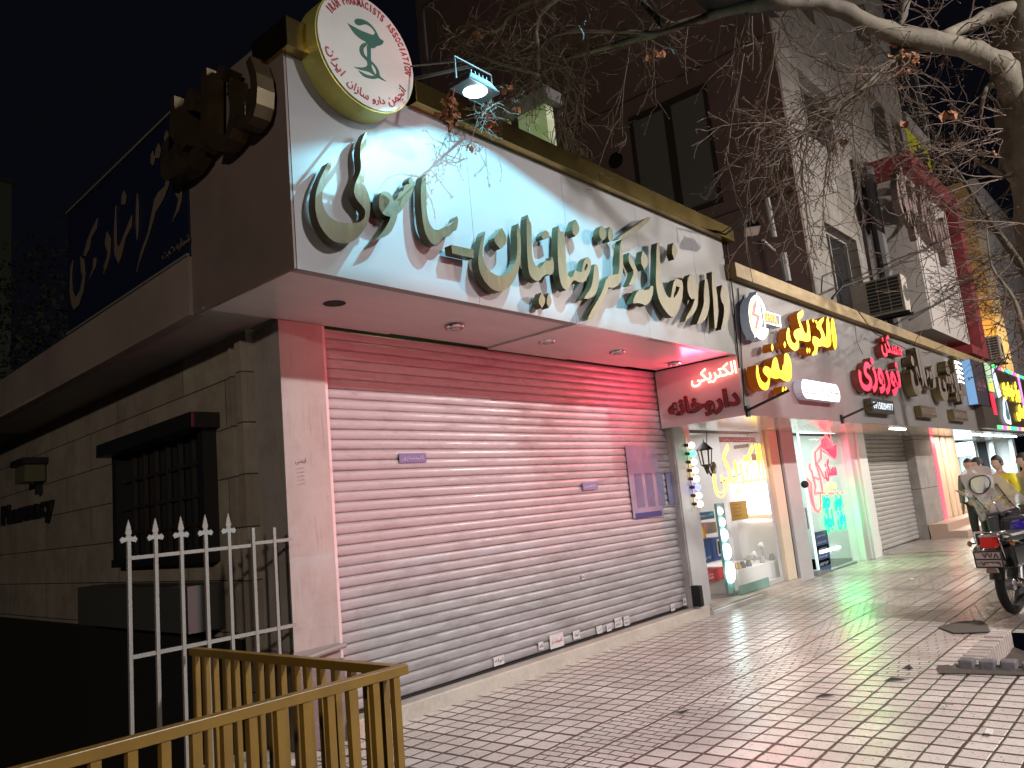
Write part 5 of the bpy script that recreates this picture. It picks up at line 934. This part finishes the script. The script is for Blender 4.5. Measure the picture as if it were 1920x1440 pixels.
# view-plane directions used as world vectors: left/down in the photo
DL=(-CR*1.2-CU*.6); DD=-CU
fuzz(LS[0],.72,1.0,44,.55,.006,.2,2,name='twig_mass')
fuzz(LS[0],.40,.72,16,.55,.006,.9,2,tuple(DD*1.0),name='twig_mass')
fuzz(LS[3],.15,1.0,60,.78,.0055,.55,2,tuple(DL*1.0+DD*.3),name='twig_mass')
fuzz(LS[3],.05,.9,18,.7,.006,.3,2,name='twig_mass')
fuzz(LS[0],.22,.42,3,.6,.006,.3,2,name='twig_mass')
fuzz(LS[4],.1,1.0,6,.55,.006,.6,2,tuple(DD*.8-CR*.6),name='twig_mass')
fuzz(LS[5],0,1,12,.5,.006,.4,2,name='twig_mass')
fuzz(LS[2],0,1,14,.6,.006,.1,2,name='twig_mass')
for k in (6,7,8): fuzz(LS[k],.1,1.0,30,.5,.0055,.1,2,name='twig_mass')
fuzz(LS[9],.0,1.0,18,.4,.005,.15,2,tuple(-CR*.8),name='twig_mass')
fuzz(LS[1],.2,1,10,.5,.006,.1,2,name='twig_mass')
fuzz(LS[10],.2,1,22,.7,.006,-.1,2,tuple(-CR*.8),name='twig_mass')
fuzz(LS[11],.2,1,4,.5,.005,.2,2,tuple(-CR*.8),name='twig_mass')
a=M(); n=0                                      # shoots springing from the trunk
for (x,y,d) in ((1905,240,8.5),(1900,255,8.5),(1898,290,8.5),(1905,300,8.5),(1910,215,8.5),(1900,330,8.5),(1935,420,8.4)):
    for k in range(2): grow(a,aD(x,y,d),-CR*1.5+CU*tr.uniform(-.4,.3)+CF*tr.uniform(-.2,.2),tr.uniform(.6,1.1),.007,.05,2,.3)
# drooping strands in the middle
for (x,y,d,L) in ((1105,95,9.0,1.3),(1075,108,9.0,1.25),(1062,110,9.0,1.1),(1180,78,9.0,1.0),(1225,75,8.8,.7),(1290,45,8.6,.6),(1410,30,7.2,.45),(1395,100,7.2,.9),(1455,60,7.4,1.1),(1510,280,7.4,.9),(1560,250,7.6,1.0),(1450,290,7.3,.8),(1470,350,7.2,.55),(1600,200,7.8,1.0),(1420,250,7.2,.9)): grow(a,aD(x,y,d),DD*1.0-CR*tr.uniform(.0,.35),L,.007,.8,2,.22)
a.build('twig_mass',twigm,PT)
# dense knot hanging under the floodlight
a=M()
KN=PX([(1000,160,7.9,.012),(965,182,7.4,.012),(930,195,7.05,.012),(908,208,6.75,.009),(890,222,6.5,.006)])
KS=smooth_path(KN,4); a.tube([p for p,_ in KS],[r for _,r in KS],6)
a.build('limb',twigm,PT,smooth=True)
fuzz(KS,.2,1.0,60,.20,.0042,.3,2,name='twig_mass')
# dead leaves
def leaf(a,p,s,up=None):
    d=Vector((tr.gauss(0,1),tr.gauss(0,1),tr.gauss(0,.6)-.6)).normalized(); u=d.orthogonal().normalized(); u=Matrix.Rotation(tr.uniform(0,6.28),3,d)@u; v=d.cross(u)
    P=[p,p+d*s*.35+u*s*.3+v*.1*s,p+d*s*.6+u*s*.42-v*.15*s,p+d*s+u*s*.05+v*.15*s,p+d*s*.65-u*s*.4+v*.1*s,p+d*s*.35-u*s*.28-v*.12*s,p+d*s*.5+v*s*.22]
    a.add(P,[(0,1,6),(1,2,6),(2,3,6),(3,4,6),(4,5,6),(5,0,6)])
a=M()
for k in range(60): 
    p=aD(843+tr.gauss(0,5),180+tr.random()*58,4.85+tr.gauss(0,.03)); leaf(a,p,tr.uniform(.03,.06))
    a.tube([p,p+Vector((0,0,-.06))],.0015,3)
a.tube([aD(852,165,4.9),aD(846,200,4.85),aD(842,240,4.85)],.004,5)
a.build('dead_leaf_cluster',leafm,PT,label='brown dead leaf cluster hanging beside the lit floodlight')
a=M()
for k in range(34): leaf(a,aD(1700+tr.gauss(0,12),115+tr.gauss(0,14),7.9),tr.uniform(.05,.09))
a.build('dead_leaf_cluster',leafm,PT,label='rust coloured dead leaf tangle under the main limb')
for (x,y,s) in ((898,60,.09),(925,232,.08),(965,205,.06),(1700,228,.09),(1580,263,.08),(1528,215,.09),(1240,95,.07),(1225,100,.07),(1780,205,.1),(880,275,.05),(912,215,.05),(945,165,.05)):
    a=M(); dd=5.6 if x<1000 and y>150 else 7.3 if x<1300 else 7.8
    for k in range(3): leaf(a,aD(x+tr.gauss(0,2),y+tr.gauss(0,2),dd),s)
    a.build('dead_leaf',leafm,PT)

a=M()
for (x,y) in ((1785,268),(1786,276),(1773,302),(1776,308),(1862,285),(1866,291),(1825,460)): a.ball(aD(x,y,8.3),.016,8)
a.build('seed_ball',mat('seed_brown',(.20,.10,.06),.9),PT,smooth=True)
# second tree further along, right edge
PT2=T('plane_tree','thin bare tree farther along the pavement in front of the amber lit building','tree',(17,1.6,0))
a=M(); S=smooth_path([(Vector((17.5,1.3,0)),.16),(Vector((17.4,1.4,2.5)),.12),(Vector((17.2,1.7,4.6)),.09),(Vector((16.9,2.2,6.2)),.05),(Vector((16.5,2.6,7.5)),.02)],4)
a.tube([p for p,_ in S],[r for _,r in S],10); a.build('trunk',bark,PT2,smooth=True)
for k in range(2):
    a=M()
    for i in range(16):
        p=S[tr.randint(6,len(S)-2)][0]; grow(a,p,Vector((tr.gauss(-.9,.5),tr.gauss(.6,.5),tr.gauss(.2,.5))),tr.uniform(.8,1.7),.012,.1,2,.3)
    a.build('twig_mass',twigm,PT2)
# ================================================================== MOTORCYCLE
MO=T('motorcycle','parked motorcycle seen from behind with red tail lamp and a big clear plastic windshield','motorcycle',(10.1,1.78,0))
hd=R(-10); H=Vector((math.cos(hd),math.sin(hd),0)); S_=Vector((-math.sin(hd),math.cos(hd),0)); B0=Vector((10.1,1.78,0))
def mb(u,s,z): return B0+H*u+S_*s+Vector((0,0,z))
def wheel(u,r=.31,tw=.048):
    c=mb(u,0,r); a=M()
    n,k=40,10; b=len(a.v)
    for i in range(n):
        for j in range(k):
            an=2*math.pi*i/n; bn=2*math.pi*j/k; q=(r-tw)+tw*math.cos(bn)*(1+.03*((i%2)*2-1)*(abs(bn-math.pi)>2)); a.v.append(c+H*math.cos(an)*q+Vector((0,0,math.sin(an)*q))+S_*tw*1.05*math.sin(bn))
    for i in range(n):
        for j in range(k): a.f.append([i*k+j,((i+1)%n)*k+j,((i+1)%n)*k+(j+1)%k,i*k+(j+1)%k])
    w_=a.build('wheel',rubber,MO,smooth=True)
    M().lathe(c,[(r-tw*1.6,-.03),(r-tw*1.2,-.03),(r-tw*1.2,.03),(r-tw*1.6,.03),(r-tw*1.6,-.03)],36,axis=S_).build('rim',chrome,w_,smooth=True)
    a=M()
    for i in range(18):
        an=2*math.pi*i/18; e=c+H*math.cos(an+.2)*(r-tw*1.5)+Vector((0,0,math.sin(an+.2)*(r-tw*1.5))); a.tube([c+S_*(.03 if i%2 else -.03)+H*math.cos(an)*.03+Vector((0,0,math.sin(an)*.03)),e],.0022,4)
    a.build('spokes',chrome,w_); M().lathe(c,[(.055,-.05),(.06,-.045),(.06,.045),(.055,.05),(0,.05)],16,axis=S_).lathe(c,[(0,-.05),(.055,-.05)],16,axis=S_).build('hub',steel,w_)
    return c
wheel(0); wheel(1.22)
def arc(u0,r,a0,a1,hw,n=14,c0=None):
    c=mb(u0,0,.31) if c0 is None else c0; a=M()
    for i in range(n+1):
        an=R(a0+(a1-a0)*i/n)
        for (s,dr) in ((-hw,-.03),(-hw*.8,.0),(0,.012),(hw*.8,0),(hw,-.03)): a.v.append(c+H*math.cos(an)*(r+dr)+Vector((0,0,math.sin(an)*(r+dr)))+S_*s)
    for i in range(n):
        for j in range(4): p=i*5+j; a.f.append([p,p+5,p+6,p+1])
    return a
arc(0,.36,40,165,.075).build('rear_fender',black,MO,smooth=True); arc(1.22,.36,30,160,.07).build('front_fender',black,MO,smooth=True)
f=M()
for s in (-.075,.075): f.tube([mb(0,s,.31),mb(.5,s,.36)],.02,8).tube([mb(.02,s*1.5,.34),mb(.14,s*1.5,.70)],.022,8)
f.build('swingarm',steel,MO)
fr=M()
for s in (-.12,.12): fr.tube([mb(-.32,s,.78),mb(.1,s,.76),mb(.5,s,.62),mb(.62,s*.6,.40)],.014,6)
fr.tube([mb(.62,0,.4),mb(.5,0,.3),mb(.85,0,.28),mb(.98,0,.6),mb(1.0,0,.88)],.02,8).tube([mb(.2,0,.74),mb(.9,0,.85)],.02,8); fr.build('frame_tubes',black,MO,smooth=True)
M().box((0,0,0),(1,1,1)); a=M()
def bx(u0,u1,s,z0,z1,tp=1.0): return [mb(u0,-s,z0),mb(u1,-s,z0),mb(u1,s,z0),mb(u0,s,z0),mb(u0,-s*tp,z1),mb(u1,-s*tp,z1),mb(u1,s*tp,z1),mb(u0,s*tp,z1)]
M().hexa(bx(-.26,.52,.135,.76,.86,.85)).build('seat',mat('vinyl_black',(.018,.018,.02),.35,bump=(60,.2)),MO,bevel=.035)
M().hexa(bx(.50,.95,.12,.74,.96,.65)).build('fuel_tank',mat('violet_tank',(.03,.015,.22),.15,coat=1,metal=.3),MO,bevel=.06)
M().hexa(bx(.30,.82,.14,.26,.60,.9)).build('engine',mat('engine_grey',(.10,.10,.11),.4,metal=.8,bump=(30,.8)),MO,bevel=.03)
M().hexa(bx(-.1,.42,.15,.50,.74,.9)).build('side_panel',mat('panel_black_gloss',(.012,.012,.014),.15,coat=1),MO,bevel=.03)
M().tube([mb(.62,-.17,.30),mb(.3,-.19,.26),mb(-.15,-.20,.34),mb(-.3,-.21,.38)],[.022,.03,.042,.04],12).build('exhaust',chrome,MO,smooth=True)
rk=M()
for s in (-.115,.115): rk.tube([mb(.05,s,.80),mb(-.20,s,.89),mb(-.42,s,.905),mb(-.42,s*.4,.905)],.010,8); rk.tube([mb(-.40,s,.90),mb(-.30,s*.95,.62)],.009,8)
rk.tube([mb(-.42,-.115,.905),mb(-.42,.115,.905)],.012,8).tube([mb(-.30,-.115,.90),mb(-.30,.115,.90)],.009,8).tube([mb(-.2,-.115,.89),mb(-.2,.115,.89)],.009,8); rk.build('luggage_rack',chrome,MO,smooth=True)
M().hexa(bx(-.41,-.27,.072,.735,.85,.9)).build('tail_lamp',mat('red_lens',(.45,.02,.02),.18,emit=(1,.03,.02),es=.10),MO,bevel=.012); M().hexa(bx(-.40,-.28,.08,.852,.868,1)).build('tail_lamp_cap',chrome,MO)
for s in (-1,1):
    M().tube([mb(-.30,s*.06,.79),mb(-.30,s*.19,.78)],.008,6).build('indicator_stalk',black,MO)
    M().ball(mb(-.31,s*.21,.78),.032,10,(1,.8,1)).build('indicator',mat('amber_lens',(.5,.2,.02),.2),MO,smooth=True)
PL=M().hexa([mb(-.43,-.125,.545),mb(-.42,-.125,.545),mb(-.42,.125,.545),mb(-.43,.125,.545),mb(-.455,-.125,.705),mb(-.445,-.125,.705),mb(-.445,.125,.705),mb(-.455,.125,.705)]).build('number_plate',mat('plate_white',(.55,.50,.50),.4),MO)
fm=M(); 
for z0,z1,uu in ((.535,.55,-.430),(.618,.632,-.444),(.70,.715,-.456)): fm.hexa([mb(uu-.004,-.135,z0),mb(uu+.01,-.135,z0),mb(uu+.01,.135,z0),mb(uu-.004,.135,z0),mb(uu-.006,-.135,z1),mb(uu+.008,-.135,z1),mb(uu+.008,.135,z1),mb(uu-.006,.135,z1)])
for s in (-.131,.131): fm.hexa([mb(-.436,s-.006,.54),mb(-.42,s-.006,.54),mb(-.42,s+.006,.54),mb(-.436,s+.006,.54),mb(-.462,s-.006,.71),mb(-.446,s-.006,.71),mb(-.446,s+.006,.71),mb(-.462,s+.006,.71)])
fm.build('plate_frame',mat('plate_frame',(.04,.02,.02),.5),PL)
PLUZ=Vector((0,0,1))*.988-H*.15
text('plate_digits','٧٧٨',mb(-.455,.05,.638),-S_,PLUZ,.16,.055,mat('plate_ink_red',(.08,.02,.03),.5),PL,.002,bold=.02); text('plate_digits','۶٧٣٣٩',mb(-.441,.115,.556),-S_,PLUZ,.23,.055,mat('plate_ink_red',(.08,.02,.03),.5),PL,.002,bold=.02)
M().hexa([mb(-.44,.07,.64),mb(-.44,.12,.64),mb(-.437,.12,.64),mb(-.437,.07,.64),mb(-.454,.07,.695),mb(-.454,.12,.695),mb(-.45,.12,.695),mb(-.45,.07,.695)]).build('plate_patch',mat('plate_pink',(.35,.15,.3),.5),PL)
M().hexa(bx(-.42,-.36,.06,.48,.54,.7)).build('mud_flap',mat('dirty_flap',(.3,.22,.2),.7),MO,bevel=.01)
# handlebar, levers, mirror, front fork, head lamp
hb=M().tube([mb(.86,.36,1.02),mb(.95,.22,1.04),mb(1.02,0,.98),mb(.95,-.22,1.04),mb(.86,-.36,1.02)],.012,8)
for s in (-.09,.09): hb.tube([mb(1.0,s,1.0),mb(1.22,s,.31)],.022,8)
hb.tube([mb(.92,.28,1.04),mb(.86,.40,.98)],.008,6).tube([mb(.9,.3,1.04),mb(.92,.36,1.25)],.007,6).build('handlebar',chrome,MO,smooth=True)
for s in (-1,1): M().tube([mb(.90,s*.28,1.03),mb(.84,s*.42,1.01)],.019,8).build('grip',rubber,MO)
M().ball(mb(.92,.37,1.29),.065,12,(.35,1,.8)).build('mirror',black,MO,smooth=True); M().ball(mb(1.12,0,.92),.10,12,(.8,1,1)).build('head_lamp',chrome,MO,smooth=True)
M().hexa(bx(.80,1.05,.30,.62,.98,.9)).build('leg_cover',mat('black_canvas',(.012,.011,.011),.8,bump=(8,1)),MO,bevel=.05)
# clear plastic windshield with oval window
WP=Vector((11.05,2.02,1.25)); WNm=(Vector((math.cos(R(3)),math.sin(R(3)),0))+Vector((0,0,.35))).normalized()
wp=lambda L,o=0:[at(x,y,WP-WNm*o,WNm) for x,y in smooth_poly(L,2)]
Zs=lambda L:[(1790+x/4.5,840+y/4.5) for x,y in L]
OUT=Zs([(232,620),(120,420),(85,330),(45,260),(50,215),(90,175),(170,150),(240,148),(310,165),(585,405),(600,440),(420,530)])
OV=Zs([(125,300),(132,265),(165,245),(230,230),(275,240),(300,275),(300,320),(270,360),(235,385),(190,388),(150,365),(130,330)])
film=mat('frosted_plastic',(.45,.48,.44),.25,alpha=.45,bump=(5,.3)); film2=mat('clear_pane',(.6,.62,.6),.05,alpha=.10)
WS=M().slab(wp(OUT),WNm*.004,[wp(OV)]).build('windshield',film,MO)
M().slab(wp(OV),WNm*.003).build('oval_pane',film2,WS)
ov=wp(OV,.004); M().tube(ov+[ov[0],ov[1]],.008,6).build('oval_seal',black,WS)
M().tube(wp([(x+.0,y) for x,y in Zs([(345,300),(420,395),(510,495),(518,500),(425,400)])],.006)[:8],.005,5).build('stay',black,WS)
s1=[at(*q,WP-WNm*.01,WNm) for q in Zs([(155,398),(180,425),(250,500),(305,565),(320,595)])]; s2=[at(*q,WP-WNm*.01,WNm) for q in Zs([(350,305),(425,395),(460,445),(515,500)])]
M().tube(s1,.006,5).tube(s2,.006,5).build('stay',black,WS)
for (x,y) in ((180,425),(255,508),(298,560),(352,308),(420,393),(460,445)): M().ball(at(*Zs([(x,y)])[0],WP-WNm*.014,WNm),.016,8).build('grommet',black,WS)
uxw=(at(*Zs([(400,410)])[0],WP,WNm)-at(*Zs([(265,490)])[0],WP,WNm)).normalized(); uzw=WNm.cross(uxw)*-1
if uzw.z<0: uzw=-uzw
text('lettering','Zedovides',at(*Zs([(265,500)])[0],WP-WNm*.006,WNm),uxw,uxw.cross(-WNm)*-1 if (uxw.cross(-WNm)*-1).z>0 else uxw.cross(-WNm),.24,.05,mat('gold_script',(.65,.58,.25),.5),WS,.001)
M().slab([at(*q,WP-WNm*.006,WNm) for q in Zs([(262,408),(305,388),(308,395),(265,416)])],WNm*.001).build('maker_label',mat('label_pink',(.4,.22,.25),.5),WS)
# ================================================================== PEOPLE
def person(loc,face,label,shirt,trouser,hairc,skin=(.42,.26,.18),h=1.72,arms='down',lean=0):
    """standing figure in local coordinates (facing -y), then turned to `face` degrees"""
    t=T('person',label,'person',loc,rz=R(face)); ORG[t.name]=Vector((0,0,0)); s=h/1.75
    sk=mat('skin_%02d'%int(skin[0]*99),skin,.55,bump=(30,.05))
    def skinned(name,V,E,rad,mt,sub=2):
        me=bpy.data.meshes.new(name); me.from_pydata([Vector(v)*s for v in V],E,[]); o=bpy.data.objects.new(name,me); COL.objects.link(o); o.parent=t; ORG[o.name]=Vector((0,0,0)); me.materials.append(mt)
        md=o.modifiers.new('skin','SKIN'); sv=me.skin_vertices[0].data
        for i,r in enumerate(rad):
            sv[i].radius=(r[0]*s,r[1]*s) if isinstance(r,tuple) else (r*s,r*s)
        sv[0].use_root=True; md.use_smooth_shade=True; ss=o.modifiers.new('sub','SUBSURF'); ss.levels=sub; ss.render_levels=sub; return o
    if arms=='down': A=lambda q:[(q*.19,.0,1.42),(q*.24,.01,1.15),(q*.23,-.06,.90),(q*.225,-.08,.82)]
    elif arms=='fold': A=lambda q:[(q*.19,.0,1.42),(q*.25,.0,1.17),(q*.12,-.20,1.13),(q*.02,-.23,1.16)]
    else: A=lambda q:[(q*.19,.0,1.42),(q*.24,-.02,1.16),(q*.18,-.24,1.18),(q*.15,-.31,1.22)]
    # body: one continuous skin
    V=[(0,0,.95),(0,.01,1.10),(0,.01,1.28),(0,.0,1.42),(0,0,1.50),(0,-.01,1.56),(0,-.02,1.66)]; E=[(0,1),(1,2),(2,3),(3,4),(4,5),(5,6)]; r=[(.15,.10),(.13,.09),(.15,.10),(.12,.08),.055,.052,.05]
    for q in (-1,1):
        b=len(V); a=A(q); V+=a; E+=[(3,b),(b,b+1),(b+1,b+2),(b+2,b+3)]; r+=[.055,.044,.030,.034]
        w_=Vector(a[3]); dv=(Vector(a[3])-Vector(a[2])).normalized(); sd=dv.cross(Vector((0,0,1))); sd=sd.normalized() if sd.length>.1 else Vector((1,0,0))
        if arms=='down': sd=Vector((0,1,0))
        for j,(o_,L) in enumerate(((-.026,.062),(-.009,.075),(.009,.070),(.026,.055))):
            k=len(V); p1=w_+dv*.045+sd*o_; p2=p1+dv*L*.5; p3=p2+dv*L*.45+Vector((0,-.008,-.008)); V+=[tuple(p1),tuple(p2),tuple(p3)]; E+=[(b+3,k),(k,k+1),(k+1,k+2)]; r+=[.009,.0085,.007]
        k=len(V); p1=w_-sd*.036+dv*.01; p2=p1-sd*.012+dv*.03; V+=[tuple(p1),tuple(p2)]; E+=[(b+3,k),(k,k+1)]; r+=[.011,.009]
        b=len(V); V+=[(q*.09,0,.90),(q*.10,-.01,.50),(q*.10,.02,.09),(q*.11,-.14,.03)]; E+=[(0,b),(b,b+1),(b+1,b+2),(b+2,b+3)]; r+=[.085,.058,.04,.035]
    body=skinned('body',V,E,r,sk)
    # head with face
    a=M(); n=20; 
    for i in range(n+1):
        th=math.pi*i/n
        for k in range(n):
            ph=2*math.pi*k/n; x=math.sin(th)*math.cos(ph); y=math.sin(th)*math.sin(ph); z=math.cos(th)
            rx=.078*(1-.22*max(0,-z)**1.5); ry=.098*(1-.12*max(0,-z)); p=Vector((x*rx,y*ry,z*.122))
            fy=-y
            if fy>0:
                g=lambda cx_,cz_,sx,sz:math.exp(-((p.x-cx_)/sx)**2-((p.z-cz_)/sz)**2)
                p.y-=fy*(.026*g(0,-.018,.013,.022)+.010*g(0,-.062,.022,.010)+.012*g(0,-.10,.03,.016)+.006*g(0,.03,.05,.012)); p.y+=fy*.010*(g(.032,.004,.014,.012)+g(-.032,.004,.014,.012))
            a.v.append((p+Vector((0,-.03,1.655)))*s)
    for i in range(n):
        for k in range(n): q=(k+1)%n; a.f.append([i*n+k,(i+1)*n+k,(i+1)*n+q,i*n+q])
    for q in (-1,1): a.ball(Vector((q*.079,-.022,1.65))*s,.026*s,8,(.35,.7,1.1))
    hd_=a.build('head',sk,t,smooth=True,local=True)
    for q in (-1,1): M().ball(Vector((q*.032,-.112,1.66))*s,.008*s,8,(1.2,.6,.6)).build('eye',mat('eye_dark',(.03,.02,.015),.2),hd_,smooth=True,local=True)
    M().tube([Vector((-.022,-.122,1.596))*s,Vector((0,-.128,1.594))*s,Vector((.022,-.122,1.596))*s],.005*s,6).build('mouth',mat('lips',(.30,.13,.11),.5),hd_,local=True)
    a=M()
    for i in range(n+1):
        th=math.pi*i/n
        for k in range(n):
            ph=2*math.pi*k/n; x=math.sin(th)*math.cos(ph); y=math.sin(th)*math.sin(ph); z=math.cos(th); lim=.45 if y<-.35 else (-.05 if abs(x)>.8 and y<0 else -.42)
            gq=1.09+.03*noise.noise(Vector((x*4,y*4,z*4+loc[0]))) if z>lim else .90
            a.v.append(Vector((x*.079*gq,y*.099*gq-.028,z*.122*gq+1.658))*s)
    for i in range(n):
        for k in range(n): q=(k+1)%n; a.f.append([i*n+k,(i+1)*n+k,(i+1)*n+q,i*n+q])
    a.build('hair',mat('hair_%02d'%int(hairc[0]*999),hairc,.6,bump=(60,.6)),t,smooth=True,local=True)
    # clothes follow the same skeleton a little wider
    V=[(0,0,.93),(0,.01,1.10),(0,.01,1.28),(0,.0,1.42),(0,.0,1.475)]; E=[(0,1),(1,2),(2,3),(3,4)]; r=[(.175,.13),(.16,.12),(.175,.125),(.14,.10),.07]
    for q in (-1,1):
        b=len(V); a_=A(q); V+=a_[:3]; E+=[(3,b),(b,b+1),(b+1,b+2)]; r+=[.075,.062,.046]
    skinned('shirt',V,E,r,mat('cloth_%02d%02d%02d'%tuple(int(c*99) for c in shirt),shirt,.8,bump=(14,.5)))
    V=[(0,0,.97)]; E=[]; r=[(.16,.12)]
    for q in (-1,1): b=len(V); V+=[(q*.09,0,.86),(q*.10,-.01,.50),(q*.10,.02,.10)]; E+=[(0,b),(b,b+1),(b+1,b+2)]; r+=[.105,.080,.065]
    skinned('trousers',V,E,r,mat('cloth_%02d%02d%02d'%tuple(int(c*99) for c in trouser),trouser,.8,bump=(14,.5)))
    for q in (-1,1): M().hexa([Vector(v)*s for v in ((q*.10-.045,-.20,0),(q*.10+.045,-.20,0),(q*.10+.045,.08,0),(q*.10-.045,.08,0),(q*.10-.035,-.15,.06),(q*.10+.035,-.15,.06),(q*.10+.04,.07,.09),(q*.10-.04,.07,.09))]).build('shoe',black,t,bevel=.02,local=True)
    return t
dkh=(.012,.010,.009)
person((15.1,2.50,0),-118,'person in a bright yellow long sleeved shirt looking left behind the windshield',(.62,.52,.02),(.02,.02,.025),dkh,(.46,.30,.22),1.72,'fold')
person((15.0,2.76,0),-140,'person with short hair in a pale shirt seen through the windshield',(.50,.55,.60),(.03,.03,.035),(.03,.022,.018),(.50,.34,.26),1.72,'reach')
person((17.7,3.43,0),-105,'person with dark hair and a grey jacket half hidden behind the shop column',(.10,.10,.10),(.012,.012,.012),dkh,(.36,.22,.16),1.74,'down')
person((15.2,2.14,0),-142,'person in a loose cream top facing left at the right edge of the photo',(.55,.50,.42),(.05,.05,.05),(.02,.015,.012),(.48,.32,.24),1.72,'down')
# ================================================================== DIM THINGS ON THE LEFT, OUT OF THE LIGHT
def far_box(name,label,pxs,Y,depth,col,cat='building'):
    P=[aY(x,y,Y) for x,y in pxs]; x0=min(p.x for p in P); x1=max(p.x for p in P); z1=max(p.z for p in P)
    t=T(name,label,cat,((x0+x1)/2,Y,-2)); M().box((x0,Y,-2),(x1,Y+depth,z1)).build('wall',mat('dim_wall_%s'%name,col,.9,bump=(2,.4)),t); M().box((x0-.1,Y-.1,z1),(x1+.1,Y+depth,z1+.15)).build('roof',mat('roof_grey',(.1,.09,.09),.8),t); return t
far_box('distant_house','dim grey house silhouette at the far left edge of the photo',[(-120,345),(22,345)],34,8,(.16,.19,.15))
def bush(loc,rx,rz,n,label):
    t=T('bush',label,'bush',loc,'dim bushes left of the side wall'); a=M(); c=Vector(loc)
    for k in range(n):
        d=Vector((tr.gauss(0,1),tr.gauss(0,1),tr.gauss(0,1))).normalized()*tr.random()**.4; p=c+Vector((d.x*rx,d.y*rx,rz+d.z*rz)); leaf(a,p,tr.uniform(.10,.22))
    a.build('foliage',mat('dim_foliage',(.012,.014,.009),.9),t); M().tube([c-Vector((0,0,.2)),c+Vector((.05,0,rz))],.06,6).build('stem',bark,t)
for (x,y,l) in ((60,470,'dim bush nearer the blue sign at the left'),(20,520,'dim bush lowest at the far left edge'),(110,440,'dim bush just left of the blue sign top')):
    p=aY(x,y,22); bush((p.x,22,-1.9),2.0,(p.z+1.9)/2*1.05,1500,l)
# ================================================================== UNSEEN LAMP POSTS, MOSTLY ADDED, THAT HOLD THE LIGHTS
def post_lamp(c,label,lo):
    t=T('unseen_street_lamp',label,'street lamp',(c[0],c[1]-.9,0),'street lamps along the road'); x,y,z=c
    M().tube([(x,y-.9,-.15),(x,y-.9,z-.4),(x,y-.7,z+.05),(x,y-.1,z+.12)],[.09,.06,.05,.04],12).build('post',mat('pole_grey',(.33,.31,.30),.6),t); M().box((x-.12,y-.32,z+.06),(x+.12,y+.3,z+.16)).build('lamp_head',black,t,bevel=.02); M().box((x-.09,y-.25,z+.045),(x+.09,y+.22,z+.058)).build('lens',em('street_led',(1,.93,.85),14),t)
    lo.parent=t; lo.location=Vector(lo.location)-ORG[t.name]
post_lamp((5.6,-5.4,7.4),'street lamp across the pavement edge nearest the pharmacy',LAMP_STREET); post_lamp((31,-5.6,8.6),'added unseen street lamp farthest down the road',LAMP_FAR); post_lamp((19,-5.6,7.6),'added unseen street lamp farther down the road',LAMP_FILL)
t=T('added_red_spot','added unseen red spot with beam shaping plates on a short pole across the road','floodlight',(7.5,-12.7,-.15)); M().tube([(7.5,-12.85,-.15),(7.5,-12.85,1.4)],.05,10).build('post',black,t); M().box((7.3,-12.8,1.0),(7.7,-12.60,1.4)).build('housing',black,t,bevel=.02); M().box((7.35,-12.598,1.08),(7.65,-12.59,1.3)).build('lens',em('red_led',(1,.05,.06),2),t)
M().box((7.44,-12.205,.75),(8.0,-12.195,1.1992)).box((7.44,-12.205,1.2385),(8.0,-12.195,1.7)).box((6.9,-12.205,.74),(7.4313,-12.195,1.7)).box((6.88,-12.6,.74),(6.9,-12.195,1.7)).box((8.0,-12.6,.74),(8.02,-12.195,1.7)).build('beam_mask',black,t)  # unseen plates added to crop the red beam to the shutter
t2=T('unseen_street_lamp','added dim street lamp, unseen on the left behind the camera','street lamp',(-11,-7.5,-.15)); M().tube([(-11,-7.5,-.15),(-11,-7.5,5.9),(-11,-7.1,6.0)],.06,10).build('post',black,t2); M().lathe((-11,-7,5.85),[(0,.1),(.25,.05),(.28,0)],16).build('lamp_head',black,t2)
LAMP_LEFT.parent=t2; LAMP_LEFT.location=Vector(LAMP_LEFT.location)-ORG[t2.name]
LAMP_RED.parent=t; LAMP_RED.location=Vector(LAMP_RED.location)-ORG[t.name]
bpy.context.view_layer.update()
